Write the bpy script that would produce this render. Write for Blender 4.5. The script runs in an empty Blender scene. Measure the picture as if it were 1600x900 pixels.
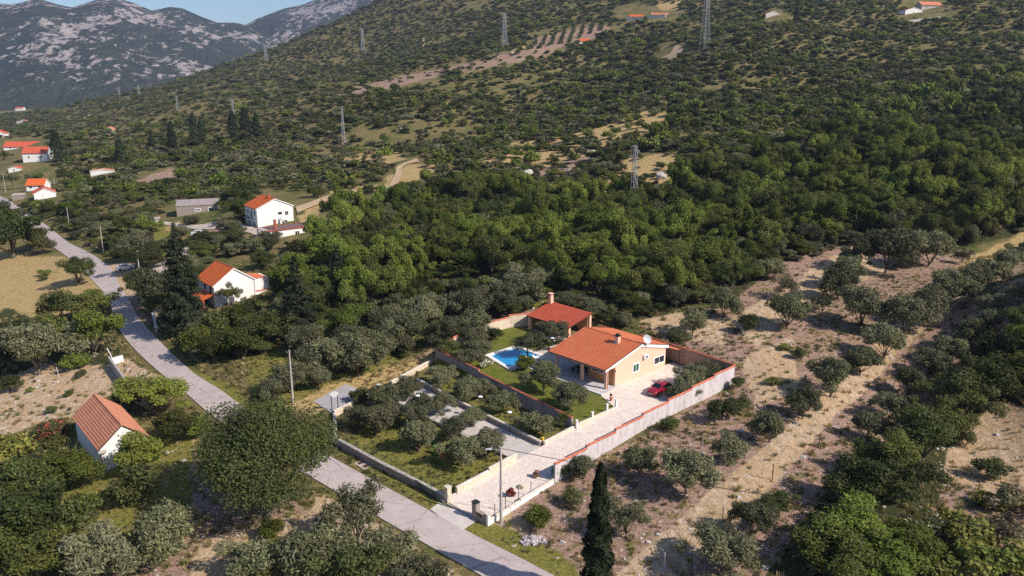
import bpy, bmesh, math, random
import numpy as np
from mathutils import Vector, Matrix
R=math.radians
S=bpy.context.scene
# ---------------- camera, sky, sun, exposure ----------------
cam=bpy.data.cameras.new('camera'); co=bpy.data.objects.new('camera',cam); S.collection.objects.link(co)
co.location=(0,0,48); co.rotation_euler=(R(75),0,0)
cam.sensor_width=36; cam.lens=1244*36/1600; cam.clip_start=1; cam.clip_end=20000; S.camera=co
SUNDIR=Vector((.872*math.cos(R(39)),-.489*math.cos(R(39)),math.sin(R(39)))).normalized()
w=bpy.data.worlds.new('World'); S.world=w; w.use_nodes=True
nt=w.node_tree; bg=nt.nodes['Background']; sk=nt.nodes.new('ShaderNodeTexSky'); sk.sky_type='NISHITA'; sk.sun_disc=False
sk.sun_elevation=R(39); sk.sun_rotation=math.atan2(SUNDIR.x,SUNDIR.y); sk.air_density=.85; sk.dust_density=.8; sk.ozone_density=4.5
nt.links.new(sk.outputs[0],bg.inputs[0]); bg.inputs[1].default_value=0.115
sl=bpy.data.lights.new('sun','SUN'); sl.energy=5.0; sl.angle=R(.5); sl.color=(1,.905,.80)
so=bpy.data.objects.new('sun',sl); S.collection.objects.link(so); so.rotation_euler=(-SUNDIR).to_track_quat('-Z','Y').to_euler(); so.location=(60,-30,120)
S.view_settings.view_transform='Standard'; S.view_settings.look='None'; S.view_settings.exposure=0.24; S.view_settings.gamma=1
S.view_settings.use_curve_mapping=False
S.cycles.max_bounces=5; S.cycles.diffuse_bounces=2; S.cycles.transmission_bounces=3; S.cycles.transparent_max_bounces=4; S.cycles.volume_bounces=0
S.cycles.use_adaptive_sampling=True; S.cycles.adaptive_threshold=.02; S.cycles.use_denoising=False
COL=S.collection
rng=np.random.default_rng(7); random.seed(7)
HAZE=0.00008
F=1244.;H=48.
F=1244.;CP,SP=math.cos(math.radians(15)),math.sin(math.radians(15));H=48.
O=(14.1,111.1);_A=math.radians(43.3);E1=(math.cos(_A),math.sin(_A));E2=(-math.sin(_A),math.cos(_A))
def ray(u,v):
    b=(v-450)/F; return np.array([(u-800)/F, CP-b*SP, -SP-b*CP])
def Wz(u,v,z): d=ray(u,v); return d*((z-H)/d[2])+np.array([0,0,H])
def WD(u,v,D): return ray(u,v)*D+np.array([0,0,H])
def loc(s,t,z): return np.array([O[0]+E1[0]*s+E2[0]*t, O[1]+E1[1]*s+E2[1]*t, z])
def P2(x,y,z):
    dz=z-H; Z=y*CP-dz*SP
    return 800+F*x/Z, 450-F*(y*SP+dz*CP)/Z
_c=[Wz(*q) for q in [(-600,900,-4),(0,900,-1.5),(400,900,-.3),(800,900,0),(1200,900,1),(1600,900,1),(2200,900,2),(0,700,-2.5),(-600,650,-8),(160,740,-1),(330,630,-.6),
 (783,818,0),(500,740,-.2),(1000,760,1.4),(1300,700,2.3),(1600,620,4),(1250,560,4.2),(1400,480,6.5),(1600,400,9),(1250,400,8.5),(1050,470,6),(850,460,5),(600,520,2),(440,570,1),
 (200,470,-1.5),(0,470,-5),(-600,400,-18),(90,385,-3),(0,320,-6),(-500,330,-20),(400,470,2),(405,357,5),(300,340,3),(200,300,0),(60,300,-5),(990,335,9),(800,380,8),(650,400,5),(600,300,8),(1250,300,14),(1500,300,17),(2200,500,5),(2200,300,17),
 (536,222,11),(700,240,13),(850,240,14),(300,220,5),(150,240,-2),(60,240,-8),(0,200,-22),(-400,240,-32),(1000,200,24),(1300,200,28),(1600,200,29),(2200,150,45)]]
_c+=[loc(*q) for q in [(-35,-8,-.02),(-38,-8,0),(-35,5,-.1),(-35,16,-.3),(-24,-8,.75),(-24,-15,.6),(-13,-8,1.5),(-13,-15,1.4),(-4,-8,2.1),(6,-8,1.9),(15,-8,1.9),(-4,-15,2.),(6,-15,2.4),(17,-14,2.8),(17,-4,2.1),(22,-5,3.6),(22,12,4),(22,25,4.4),(20,34,3.6),(8,36,2.4),(-4,34,1.4),(-16,30,.5),(-14,10,.9),(-14,0,1.1),(-24,10,.3),(-24,2,.5),(-28,26,0),(-3,5,1.8),(-3,18,1.7),(-10,2,1.3),(-9,12,1.2),(-8,24,1.2),(8,8,2.0),(8,22,2.0),(16,15,2.1)]]
_c+=[WD(*q) for q in [(800,200,450),(600,150,560),(400,150,780),(300,160,840),(150,175,1120),(1300,150,430),(1600,115,430),(1000,110,600),(1300,60,600),(1600,50,560),(1101,68,580),(787,73,760),(567,80,1130),(900,40,850),
 (0,185,1400),(150,157,1350),(300,122,1300),(420,87,1250),(500,47,1380),(590,2,1480),(700,-60,1500),(900,-60,1380),(1200,-60,1150),(1600,-60,1000),(2200,-60,900),(-400,205,1400),
 (0,171,2300),(150,165,2300),(300,160,2300),(420,145,2200),(590,110,2400),(700,60,2400),(900,20,2300),(1200,0,2100),(1600,0,2000),(2200,0,1900),(-400,180,2300)]]
_c=np.array(_c)
def _q(x,y): return np.stack([np.arctan2(x,y)*1.6,np.log(np.hypot(x,y))],-1)
def _k(a,b):
    r2=((a[:,None,:]-b[None,:,:])**2).sum(-1); return .5*r2*np.log(r2+1e-12)
_p=_q(_c[:,0],_c[:,1]);_n=len(_p)
_M=np.zeros((_n+3,_n+3));_M[:_n,:_n]=_k(_p,_p)+np.eye(_n)*1e-5;_M[:_n,_n]=1;_M[:_n,_n+1:]=_p;_M[_n:,:_n]=_M[:_n,_n:].T
_w=np.linalg.solve(_M,np.r_[_c[:,2],0,0,0])
def gz(x,y):
    x=np.atleast_1d(np.asarray(x,float));y=np.atleast_1d(np.asarray(y,float));out=np.empty(x.shape);xf,yf=x.ravel(),y.ravel();o=np.empty(xf.size)
    for i in range(0,xf.size,20000):
        p=_q(xf[i:i+20000],yf[i:i+20000]); o[i:i+20000]=_k(p,_p)@_w[:_n]+_w[_n]+p@_w[_n+1:]
    return o.reshape(x.shape)
def g1(x,y): return float(gz(x,y)[0])
_ts=np.exp(np.linspace(math.log(55),math.log(2600),420))
def gp(u,v):
    d=ray(u,v); p=d[None,:]*_ts[:,None]; z=gz(p[:,0],p[:,1]); f=H+p[:,2]-z
    i=np.argmax(f<0) if (f<0).any() else len(f)-1
    if i>0:
        k=f[i-1]/(f[i-1]-f[i]+1e-9); T=_ts[i-1]+(_ts[i]-_ts[i-1])*min(max(k,0),1)
    else: T=_ts[0]
    q=d*T; return np.array([q[0],q[1],g1(q[0],q[1])])
# ---------------- helpers ----------------
def tag(o,label=None,cat=None,group=None,kind=None):
    if label: o['label']=label
    if cat: o['category']=cat
    if group: o['group']=group
    if kind: o['kind']=kind
    return o
def empty(name,loc=(0,0,0),rz=0,label=None,cat=None,group=None):
    o=bpy.data.objects.new(name,None); COL.objects.link(o); o.location=loc; o.rotation_euler=(0,0,rz); o.empty_display_size=.3
    return tag(o,label,cat,group)
def link(name,me,parent=None,loc=None,rz=0):
    o=bpy.data.objects.new(name,me); COL.objects.link(o)
    if parent: o.parent=parent
    if loc is not None: o.location=loc
    if rz: o.rotation_euler=(0,0,rz)
    return o
class MB:
    def __init__(s): s.v=[];s.f=[];s.m=[];s.mats=[];s.cur=0
    def mat(s,m):
        if m not in s.mats: s.mats.append(m)
        s.cur=s.mats.index(m); return s
    def add(s,vs,fs):
        n=len(s.v); s.v+= [tuple(map(float,p)) for p in vs]; s.f+=[tuple(i+n for i in f) for f in fs]; s.m+=[s.cur]*len(fs); return s
    def box(s,x0,x1,y0,y1,z0,z1):
        return s.add([(x0,y0,z0),(x1,y0,z0),(x1,y1,z0),(x0,y1,z0),(x0,y0,z1),(x1,y0,z1),(x1,y1,z1),(x0,y1,z1)],[(0,3,2,1),(4,5,6,7),(0,1,5,4),(1,2,6,5),(2,3,7,6),(3,0,4,7)])
    def prism(s,poly,z0,z1):
        n=len(poly); zs0=z0 if hasattr(z0,'__len__') else [z0]*n; zs1=z1 if hasattr(z1,'__len__') else [z1]*n
        return s.add([(p[0],p[1],a) for p,a in zip(poly,zs0)]+[(p[0],p[1],a) for p,a in zip(poly,zs1)],[tuple(range(n-1,-1,-1)),tuple(range(n,2*n))]+[(i,(i+1)%n,n+(i+1)%n,n+i) for i in range(n)])
    def tube(s,pts,rad,n=6,caps=True):
        pts=[Vector(p) for p in pts]; rs=rad if hasattr(rad,'__len__') else [rad]*len(pts); vs=[];fs=[]
        for i,p in enumerate(pts):
            d=(pts[min(i+1,len(pts)-1)]-pts[max(i-1,0)]).normalized()
            a=d.orthogonal().normalized() if i==0 else (a-d*a.dot(d)).normalized()
            b=d.cross(a)
            for k in range(n):
                t=2*math.pi*k/n; vs.append(p+(a*math.cos(t)+b*math.sin(t))*rs[i])
        for i in range(len(pts)-1):
            for k in range(n): fs.append((i*n+k,i*n+(k+1)%n,(i+1)*n+(k+1)%n,(i+1)*n+k))
        if caps: fs+= [tuple(range(n-1,-1,-1)),tuple(range((len(pts)-1)*n,len(pts)*n))]
        return s.add(vs,fs)
    def bar(s,a,b,t): return s.tube([a,b],t,4)
    def lathe(s,c,prof,n=12):
        vs=[];fs=[]
        for r,z in prof:
            for k in range(n): t=2*math.pi*k/n; vs.append((c[0]+r*math.cos(t),c[1]+r*math.sin(t),c[2]+z))
        for i in range(len(prof)-1):
            for k in range(n): fs.append((i*n+k,i*n+(k+1)%n,(i+1)*n+(k+1)%n,(i+1)*n+k))
        fs+= [tuple(range(n-1,-1,-1)),tuple(range((len(prof)-1)*n,len(prof)*n))]
        return s.add(vs,fs)
    def build(s,name,parent=None,m=None,loc=None,rz=0,smooth=False):
        me=bpy.data.meshes.new(name); me.from_pydata(s.v,[],s.f)
        for mm in (s.mats or ([m] if m else [])): me.materials.append(mm)
        if s.mats: me.polygons.foreach_set('material_index',s.m)
        if smooth: me.polygons.foreach_set('use_smooth',[True]*len(s.f))
        me.update(); return link(name,me,parent,loc,rz)
def fix(o):
    bm=bmesh.new(); bm.from_mesh(o.data); bmesh.ops.recalc_face_normals(bm,faces=bm.faces); bm.to_mesh(o.data); bm.free(); return o
def npmesh(name,V,Fq,mats,mi=None,smooth=False):
    me=bpy.data.meshes.new(name); nf,k=Fq.shape
    me.vertices.add(len(V)); me.vertices.foreach_set('co',np.asarray(V,np.float32).ravel())
    me.loops.add(nf*k); me.loops.foreach_set('vertex_index',Fq.astype(np.int32).ravel())
    me.polygons.add(nf); me.polygons.foreach_set('loop_start',np.arange(0,nf*k,k,dtype=np.int32)); me.polygons.foreach_set('loop_total',np.full(nf,k,np.int32))
    for m in mats: me.materials.append(m)
    if mi is not None: me.polygons.foreach_set('material_index',mi.astype(np.int32))
    if smooth: me.polygons.foreach_set('use_smooth',np.ones(nf,bool))
    me.update(calc_edges=True); me.validate(); return me
# ---------------- materials ----------------
class N:
    def __init__(s,name):
        s.m=bpy.data.materials.new(name); s.m.use_nodes=True; s.t=s.m.node_tree; s.b=s.t.nodes['Principled BSDF']; s.out=s.t.nodes['Material Output']
    def n(s,ty,**k):
        x=s.t.nodes.new(ty)
        for a,b in k.items(): setattr(x,a,b)
        return x
    def l(s,a,b): s.t.links.new(a,b)
    def coord(s,kind='Object',scale=None):
        c=s.n('ShaderNodeTexCoord'); o=c.outputs[kind]
        if scale is not None:
            mp=s.n('ShaderNodeMapping'); mp.inputs['Scale'].default_value=scale; s.l(o,mp.inputs[0]); o=mp.outputs[0]
        return o
    def noise(s,co,scale,detail=4,rough=.55,dist=0):
        x=s.n('ShaderNodeTexNoise'); x.inputs['Scale'].default_value=scale; x.inputs['Detail'].default_value=detail; x.inputs['Roughness'].default_value=rough; x.inputs['Distortion'].default_value=dist
        if co is not None: s.l(co,x.inputs['Vector'])
        return x.outputs['Fac']
    def vor(s,co,scale,feature='F1',out='Distance',rand=1):
        x=s.n('ShaderNodeTexVoronoi'); x.feature=feature; x.inputs['Scale'].default_value=scale; x.inputs['Randomness'].default_value=rand
        if co is not None: s.l(co,x.inputs['Vector'])
        return x.outputs[out]
    def ramp(s,fac,stops,interp='LINEAR'):
        x=s.n('ShaderNodeValToRGB'); r=x.color_ramp; r.interpolation=interp
        while len(r.elements)<len(stops): r.elements.new(.5)
        for e,(p,c) in zip(r.elements,stops): e.position=p; e.color=(*c,1) if len(c)==3 else c
        s.l(fac,x.inputs[0]); return x.outputs[0]
    def mix(s,fac,a,b,bt='MIX'):
        x=s.n('ShaderNodeMix',data_type='RGBA',blend_type=bt)
        if isinstance(fac,(int,float)): x.inputs[0].default_value=fac
        else: s.l(fac,x.inputs[0])
        for i,v in ((6,a),(7,b)):
            if isinstance(v,tuple): x.inputs[i].default_value=(*v,1)
            else: s.l(v,x.inputs[i])
        return x.outputs[2]
    def math(s,op,a,b=None,clamp=False):
        x=s.n('ShaderNodeMath',operation=op,use_clamp=clamp)
        for i,v in ((0,a),(1,b)):
            if v is None: continue
            if isinstance(v,(int,float)): x.inputs[i].default_value=v
            else: s.l(v,x.inputs[i])
        return x.outputs[0]
    def sm(s,v,a,b):
        x=s.n('ShaderNodeMapRange'); x.interpolation_type='SMOOTHSTEP'; s.l(v,x.inputs[0]); x.inputs[1].default_value=a; x.inputs[2].default_value=b; return x.outputs[0]
    def col(s,c):
        if isinstance(c,tuple): s.b.inputs['Base Color'].default_value=(*c,1)
        else: s.l(c,s.b.inputs['Base Color'])
        return s
    def bump(s,h,strength=.5,dist=.05):
        x=s.n('ShaderNodeBump'); x.inputs['Strength'].default_value=strength; x.inputs['Distance'].default_value=dist; s.l(h,x.inputs['Height']); s.l(x.outputs[0],s.b.inputs['Normal']); return s
    def rough(s,r,spec=.3): s.b.inputs['Roughness'].default_value=r; s.b.inputs['Specular IOR Level'].default_value=spec; return s
def plain(name,c,rough=.7,var=.12,scale=2.,metal=0,spec=.3,bump=0):
    a=N(name); co=a.coord(); n=a.noise(co,scale,5,.6)
    lo=tuple(x*(1-var*1.4) for x in c); hi=tuple(min(1,x*(1+var)) for x in c)
    a.col(a.ramp(n,[(.3,lo),(.7,hi)])).rough(rough,spec); a.b.inputs['Metallic'].default_value=metal
    if bump: a.bump(n,bump,.03)
    return a.m
def leaf(name,c,var=.35,trans=.25,bt=None,far=1.):
    a=N(name); oi=a.n('ShaderNodeObjectInfo'); ge=a.n('ShaderNodeNewGeometry')
    v1=a.ramp(ge.outputs['Random Per Island'],[(0,tuple(x*(1-var) for x in c)),(.6,c),(1,tuple(x*(1+var*1.2) for x in c))])
    b=bt or (c[0]*1.35,c[1]*1.05,c[2]*.7)
    v2=a.mix(a.math('MULTIPLY',oi.outputs['Random'],.75),v1,b,'MIX')
    hs=a.n('ShaderNodeHueSaturation'); hs.inputs['Saturation'].default_value=.92
    a.l(a.math('ADD',a.math('MULTIPLY',a.math('FRACT',a.math('MULTIPLY',oi.outputs['Random'],7.31)),.80),.55),hs.inputs['Value']); a.l(v2,hs.inputs['Color'])
    a.l(hs.outputs[0],a.b.inputs['Base Color']); a.rough(.65,.18)
    tr=a.n('ShaderNodeBsdfTranslucent'); a.l(hs.outputs[0],tr.inputs[0]); mx=a.n('ShaderNodeMixShader'); mx.inputs[0].default_value=trans
    a.l(a.b.outputs[0],mx.inputs[1]); a.l(tr.outputs[0],mx.inputs[2]); a.l(mx.outputs[0],a.out.inputs[0]); return a.m
def streaky(name,c,dirt,rough=.85,scale=(.6,.6,.25)):
    a=N(name); co=a.coord('Object',scale); n=a.noise(co,3,6,.65); n2=a.noise(a.coord(),9,4)
    k=a.mix(a.sm(n,.42,.75),c,dirt); k=a.mix(a.math('MULTIPLY',n2,.25),k,tuple(x*.6 for x in c)); a.col(k).rough(rough); return a.m
def stone(name,c1,c2,mortar,sc=2.2,rough=.85,kind='wall'):
    a=N(name); co=a.coord(); 
    cell=a.vor(co,sc,'F1','Color'); bw=a.n('ShaderNodeRGBToBW'); a.l(cell,bw.inputs[0])
    edge=a.vor(co,sc,'DISTANCE_TO_EDGE'); k=a.mix(bw.outputs[0],c1,c2); n=a.noise(co,1.1,5); k=a.mix(a.math('MULTIPLY',a.sm(n,.4,.8),.45),k,tuple(x*.62 for x in c1))
    k=a.mix(a.sm(edge,.015,.06),mortar,k); a.col(k).rough(rough).bump(a.sm(edge,0,.09),.5,.04); return a.m
def tiles(name,c,dark,light,pitch=(4.2,2.9)):
    # clay roof tiles: object space of the roof mesh, x along the slope, y along the eave
    a=N(name); co=a.coord(); br=a.n('ShaderNodeTexBrick'); a.l(co,br.inputs['Vector']); br.inputs['Scale'].default_value=1; br.inputs['Brick Width'].default_value=.34; br.inputs['Row Height'].default_value=.24
    br.offset=0; br.inputs['Mortar Size'].default_value=.012; br.inputs['Color1'].default_value=(*dark,1); br.inputs['Color2'].default_value=(*light,1); br.inputs['Mortar'].default_value=(*[x*.45 for x in dark],1)
    n=a.noise(co,.5,5,.6); k=a.mix(.72,br.outputs[0],c); k=a.mix(a.math('MULTIPLY',a.sm(n,.35,.75),.5),k,light); n2=a.noise(co,2.2,6,.7); k=a.mix(a.sm(n2,.6,.85),k,tuple(x*.55 for x in dark))
    sx=a.n('ShaderNodeSeparateXYZ'); a.l(co,sx.inputs[0]); wv=a.math('SINE',a.math('MULTIPLY',sx.outputs[1],2*math.pi/.24))
    a.col(k).rough(.75); a.bump(wv,.6,.04); return a.m
M={}
M['olive']=leaf('olive_leaves',(.180,.190,.088),.4,.3,(.195,.192,.105))
M['olive_dark']=leaf('dark_olive_leaves',(.115,.125,.050),.4,.28,(.135,.132,.06))
M['green']=leaf('green_leaves',(.118,.158,.022),.45,.38,(.175,.175,.032))
M['bright']=leaf('bright_leaves',(.155,.225,.022),.42,.42,(.22,.24,.030))
M['mid']=leaf('mid_green_leaves',(.074,.100,.020),.45,.34,(.120,.122,.032))
M['dark']=leaf('dark_leaves',(.050,.074,.017),.45,.28,(.082,.094,.028))
M['brown']=leaf('dry_twigs',(.20,.145,.09),.4,.28,(.17,.135,.065))
M['cypress']=leaf('cypress_leaves',(.026,.042,.012),.45,.15,(.034,.048,.016))
M['conifer']=leaf('conifer_needles',(.030,.043,.018),.5,.15,(.045,.052,.028))
M['yellow']=leaf('yellow_green_leaves',(.20,.21,.035),.35,.3,(.26,.22,.04))
M['straw']=leaf('straw_blades',(.46,.34,.15),.35,.3,(.38,.32,.13))
M['weed']=leaf('weed_blades',(.17,.19,.045),.4,.35,(.24,.22,.07))
M['redflower']=leaf('red_flowers',(.45,.05,.04),.4,.2,(.5,.08,.05))
M['pinkflower']=leaf('pink_flowers',(.55,.16,.20),.4,.2,(.6,.2,.2))
M['whiteflower']=leaf('white_blossom',(.75,.72,.6),.2,.2,(.7,.68,.5))
M['lilac']=leaf('lilac_leaves',(.30,.25,.30),.3,.2,(.28,.25,.28))
M['bark']=plain('bark',(.13,.105,.08),.9,.4,6,bump=.4)
M['stucco']=streaky('peach_stucco',(.86,.505,.37),(.82,.475,.34))
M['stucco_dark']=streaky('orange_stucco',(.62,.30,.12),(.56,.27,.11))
M['white']=streaky('white_render',(.80,.78,.76),(.74,.71,.68))
M['trim']=plain('white_trim',(.82,.80,.76),.6,.05)
M['greyblock']=streaky('grey_blockwork',(.30,.25,.22),(.20,.17,.15))
M['wallwhite']=streaky('rendered_wall',(.60,.55,.56),(.30,.275,.29),.9,(.7,.7,.15))
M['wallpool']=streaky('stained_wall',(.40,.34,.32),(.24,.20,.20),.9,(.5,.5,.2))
M['stonewall']=stone('rubble_stone',(.44,.36,.30),(.30,.24,.21),(.20,.165,.14),3.2)
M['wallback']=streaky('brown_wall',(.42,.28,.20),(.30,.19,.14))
M['creamstone']=stone('cream_stone',(.74,.64,.50),(.62,.50,.38),(.42,.34,.26),3.0)
M['paving']=stone('crazy_paving',(.84,.74,.65),(.74,.61,.53),(.60,.50,.42),2.3)
M['coping']=plain('coping_stone',(.62,.55,.47),.8,.2,3)
M['tile']=tiles('roof_tiles',(.68,.185,.075),(.55,.12,.045),(.76,.25,.12))
M['tile_red']=tiles('red_roof_tiles',(.60,.115,.06),(.48,.08,.04),(.66,.16,.09))
M['tile_new']=tiles('new_roof_tiles',(.66,.14,.03),(.58,.11,.025),(.72,.18,.05))
M['tile_old']=tiles('old_roof_tiles',(.60,.235,.13),(.48,.17,.09),(.70,.32,.19))
M['tilecap']=plain('clay_coping',(.50,.155,.085),.8,.45,4)
M['wood']=plain('dark_wood',(.06,.035,.022),.6,.2)
M['gutter']=plain('brown_gutter',(.10,.055,.045),.45,.1)
M['glass']=plain('window_glass',(.03,.035,.045),.08,.1,spec=.6)
M['shutter']=plain('green_shutter',(.03,.10,.085),.5,.1)
M['dark']=M['dark']
M['darkfurn']=plain('dark_furniture',(.03,.028,.03),.6,.2)
M['concrete']=plain('concrete',(.46,.42,.38),.85,.14,1.2,bump=.1)
M['lane']=plain('pale_concrete',(.56,.51,.47),.85,.12,.5)
M['polecon']=plain('pole_concrete',(.42,.38,.36),.85,.12,3)
M['steel']=plain('galvanised_steel',(.30,.30,.32),.5,.1,metal=.3)
M['darkmetal']=plain('dark_metal',(.02,.03,.028),.5,.1)
M['greenmetal']=plain('green_painted_metal',(.02,.06,.05),.5,.1)
M['brick']=plain('red_brick',(.38,.10,.06),.8,.25,5)
M['cable']=plain('cable_black',(.03,.028,.028),.6,.05)
M['plastic_w']=plain('white_plastic',(.8,.8,.8),.4,.04)
M['lilacdish']=plain('dish_grey',(.55,.55,.60),.35,.06)
M['rock']=None
# ---------------- foliage ----------------
def unit(a): return a/np.maximum(np.linalg.norm(a,axis=-1,keepdims=True),1e-9)
def leaves(P,Nn,size,rg,elong=1.6,mats=None):
    n=len(P); rnd=unit(rg.normal(size=(n,3))); t=unit(np.cross(Nn,rnd)); b=np.cross(Nn,t); s=(size*rg.uniform(.55,1.35,n))[:,None] if np.isscalar(size) else (size*rg.uniform(.6,1.3,n))[:,None]
    V=np.stack([P-t*s*elong*.5,P-b*s*.42+Nn*s*.08,P+t*s*elong*.5,P+b*s*.42+Nn*s*.08],1).reshape(-1,3)
    return V,np.arange(4*n).reshape(n,4)
def clumps(rg,nc,w,h,z0,shape='dome',irr=.25):
    # clump centres filling an uneven crown; w,h = crown width and height
    d=unit(rg.normal(size=(nc,3))); 
    if shape=='dome': d[:,2]=np.where(d[:,2]<-.25,-d[:,2],d[:,2])
    rr=rg.uniform(.35,1,nc)**.5*(1+irr*rg.normal(size=nc)).clip(.45,1.55)
    ph=rg.uniform(0,6.28,3); az=np.arctan2(d[:,1],d[:,0]); lob=1+.18*np.sin(2*az+ph[0])+.14*np.sin(3*az+ph[1])+.1*np.sin(5*az+ph[2])
    c=d*rr[:,None]*np.array([w*.40,w*.40,h*.42]); c[:,:2]*=lob[:,None]; c[:,2]+=z0+h*.5
    return c
def crown_arrays(seed,w,h,z0,n,ls,nc=22,rc=None,shape='dome',irr=.22,up=.35,elong=1.6):
    rg=np.random.default_rng(seed); c=clumps(rg,nc,w,h,z0,shape,irr); rc_=(rc or w*.17)*rg.uniform(.5,1.45,nc); k=rg.choice(nc,n,p=rc_**2/(rc_**2).sum())
    d=unit(rg.normal(size=(n,3))); r=rg.uniform(0,1,n)**.27; stray=rg.uniform(size=n)<.12; r=np.where(stray,r*1.35,r)
    P=c[k]+d*(rc_[k]*r)[:,None]*np.array([1,1,.8]); P[:,2]=np.maximum(P[:,2],z0*.6+.05)
    Nn=unit(d*.75+np.array([0,0,up])+rg.normal(size=(n,3))*.62)
    return P,Nn,c,rg,k
def bush_mesh(mat,seed,w,h,n=400,ls=.2,extra=None):
    P,Nn,c,rg,k=crown_arrays(seed,w,h,0,n,ls,nc=9,rc=w*.22); V,Fq=leaves(P,Nn,ls,rg); mi=None; ms=[M[mat]]
    if extra: ms.append(M[extra[0]]); mi=(rg.uniform(size=n)<extra[1]).astype(int)
    return npmesh('foliage',V,Fq,ms,mi)
def crown_mesh(name,mats,seed,w,h,z0,n,ls,nc=22,rc=None,irr=.22,shape='dome',elong=1.6,twig=0,up=.35):
    P,Nn,c,rg,k=crown_arrays(seed,w,h,z0,n,ls,nc,rc,shape,irr,up,elong); V,Fq=leaves(P,Nn,ls,rg,elong); mi=None
    if len(mats)>1: cm=(rg.uniform(size=nc)<.28)[k]; mi=((rg.uniform(size=n)<.18)^cm).astype(int)
    return npmesh(name,V,Fq,[M[m] for m in mats],mi),c
def trunk_mesh(seed,z0,h,c,r0=.2,nl=6,split=.35,lean=.3):
    rg=random.Random(seed); b=MB().mat(M['bark']); sz=z0*split+.35; bx,by=rg.uniform(-lean,lean)*.5,rg.uniform(-lean,lean)*.5
    b.tube([(0,0,-.4),(0,0,0),(bx*.5,by*.5,sz*.5),(bx,by,sz)],[r0*1.35,r0*1.25,r0,r0*.85],7)
    idx=list(range(len(c))); rg.shuffle(idx)
    for i in idx[:nl]:
        q=c[i]; m=((bx+q[0])*.5+rg.uniform(-.2,.2),(by+q[1])*.5+rg.uniform(-.2,.2),(sz+q[2])*.5-.1)
        b.tube([(bx,by,sz-.1),m,tuple(q)],[r0*.6,r0*.38,r0*.12],5)
    o=b.build('trunk',None,smooth=True); me=o.data; bpy.data.objects.remove(o); return me
def column_crown(seed,w,h,n,ls,mat,power=.55,z0=.3,taper=.35,rough=.2,topc=1.):
    rg=np.random.default_rng(seed); t=rg.uniform(0,1,n)**.9; az=rg.uniform(0,6.28,n)
    prof=np.clip(np.minimum((t/.18)**.5,1)*((1-t)**power)*1.12,0.02,1)
    bump_=1+rough*np.sin(az*3+t*h*2.1+seed)+rough*.8*np.sin(az*5-t*h*3.3)+rough*.6*np.sin(az*2+t*h*.9)
    r=w*.5*prof*bump_*rg.uniform(.55,1.05,n)**.5; P=np.stack([r*np.cos(az),r*np.sin(az),z0+t*h],-1)
    Nn=unit(np.stack([np.cos(az),np.sin(az),np.full(n,.35)],-1)+rg.normal(size=(n,3))*.5); V,Fq=leaves(P,Nn,ls,rg,2.0)
    # stand the sprays up
    return npmesh('crown',V,Fq,[M[mat]])
def conifer_crown(seed,w,h,n,ls,mat,z0=.8):
    rg=np.random.default_rng(seed); lay=int(h/.55); ks=[];P=[];NN=[]
    nb=int(lay*9); tb=rg.uniform(0,1,nb)**.85; az=rg.uniform(0,6.28,nb); L_=w*.5*np.clip((1-tb)**.75*np.minimum(1,.55+tb*4),.08,1)*rg.uniform(.55,1.15,nb)
    k=rg.choice(nb,n,p=L_**1.3/(L_**1.3).sum()); f=rg.uniform(.15,1,n)**.7; r=L_[k]*f; sp=rg.normal(size=(n,3))*np.array([.22,.22,.14])*(.4+L_[k]*.35)[:,None]
    P=np.stack([r*np.cos(az[k]),r*np.sin(az[k]),z0+tb[k]*(h-z0)-.12*r+.25*f],-1)+sp
    Nn=unit(np.stack([np.cos(az[k])*.4,np.sin(az[k])*.4,np.full(n,.7)],-1)+rg.normal(size=(n,3))*.5); V,Fq=leaves(P,Nn,ls,rg,1.8)
    return npmesh('crown',V,Fq,[M[mat]])
# one kind = a list of (crown mesh, trunk mesh) at unit scale in metres
def variants(prefix,mats,n,w,h,z0,nl,ls,nc,r0=.16,k=4,irr=.22,elong=1.6,rc=None):
    out=[]
    for i in range(k):
        cm,c=crown_mesh('crown',mats,hash_(prefix)+i*13,w,h*(1+.12*math.sin(i*2.1)),z0,nl,ls,nc,rc,irr,elong=elong); out.append((cm,trunk_mesh(i+5,z0,h,c,r0)))
    return out
def hash_(s): return sum(ord(ch)*(i+3) for i,ch in enumerate(s))%9973
KIND={}
KIND['olive']=dict(w=5.,v=variants('olive',['olive','olive_dark'],0,5.,3.5,.55,9500,.135,34,.13,6,.36,2.6,.72))
KIND['olive_sparse']=dict(w=5.,v=variants('olsp',['olive','olive_dark'],0,5.,3.5,.9,3800,.135,26,.12,3,.34,2.6,.70))
KIND['round']=dict(w=6.,v=variants('round',['green','mid'],0,6.,5.2,.6,9000,.185,26,.20,6,.50,1.7,.86))
KIND['brightt']=dict(w=6.,v=variants('bright',['bright','green'],0,6.,5.4,.5,9000,.19,22,.2,6,.55,1.7,.86))
KIND['darkt']=dict(w=6.,v=variants('darkt',['mid','dark'],0,6.,5.2,.6,9000,.175,26,.2,6,.50,1.7,.86))
KIND['bush']=dict(w=3.,v=variants('bush',['mid','olive_dark'],0,3.,2.1,.15,3000,.14,20,.07,5,.26,1.8,.5))
KIND['bushb']=dict(w=3.,v=variants('bushb',['bright','green'],0,3.,2.1,.1,3000,.14,18,.07,4,.26,1.7,.5))
KIND['bushy']=dict(w=3.,v=variants('bushy',['yellow','green'],0,3.,1.6,.05,1500,.2,18,.06,2,.28,1.6,.5))
KIND['bushg']=dict(w=3.,v=variants('bushg',['brown','olive_dark'],0,3.,2.,.1,1300,.20,18,.07,3,.30,2.,.5))
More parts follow.
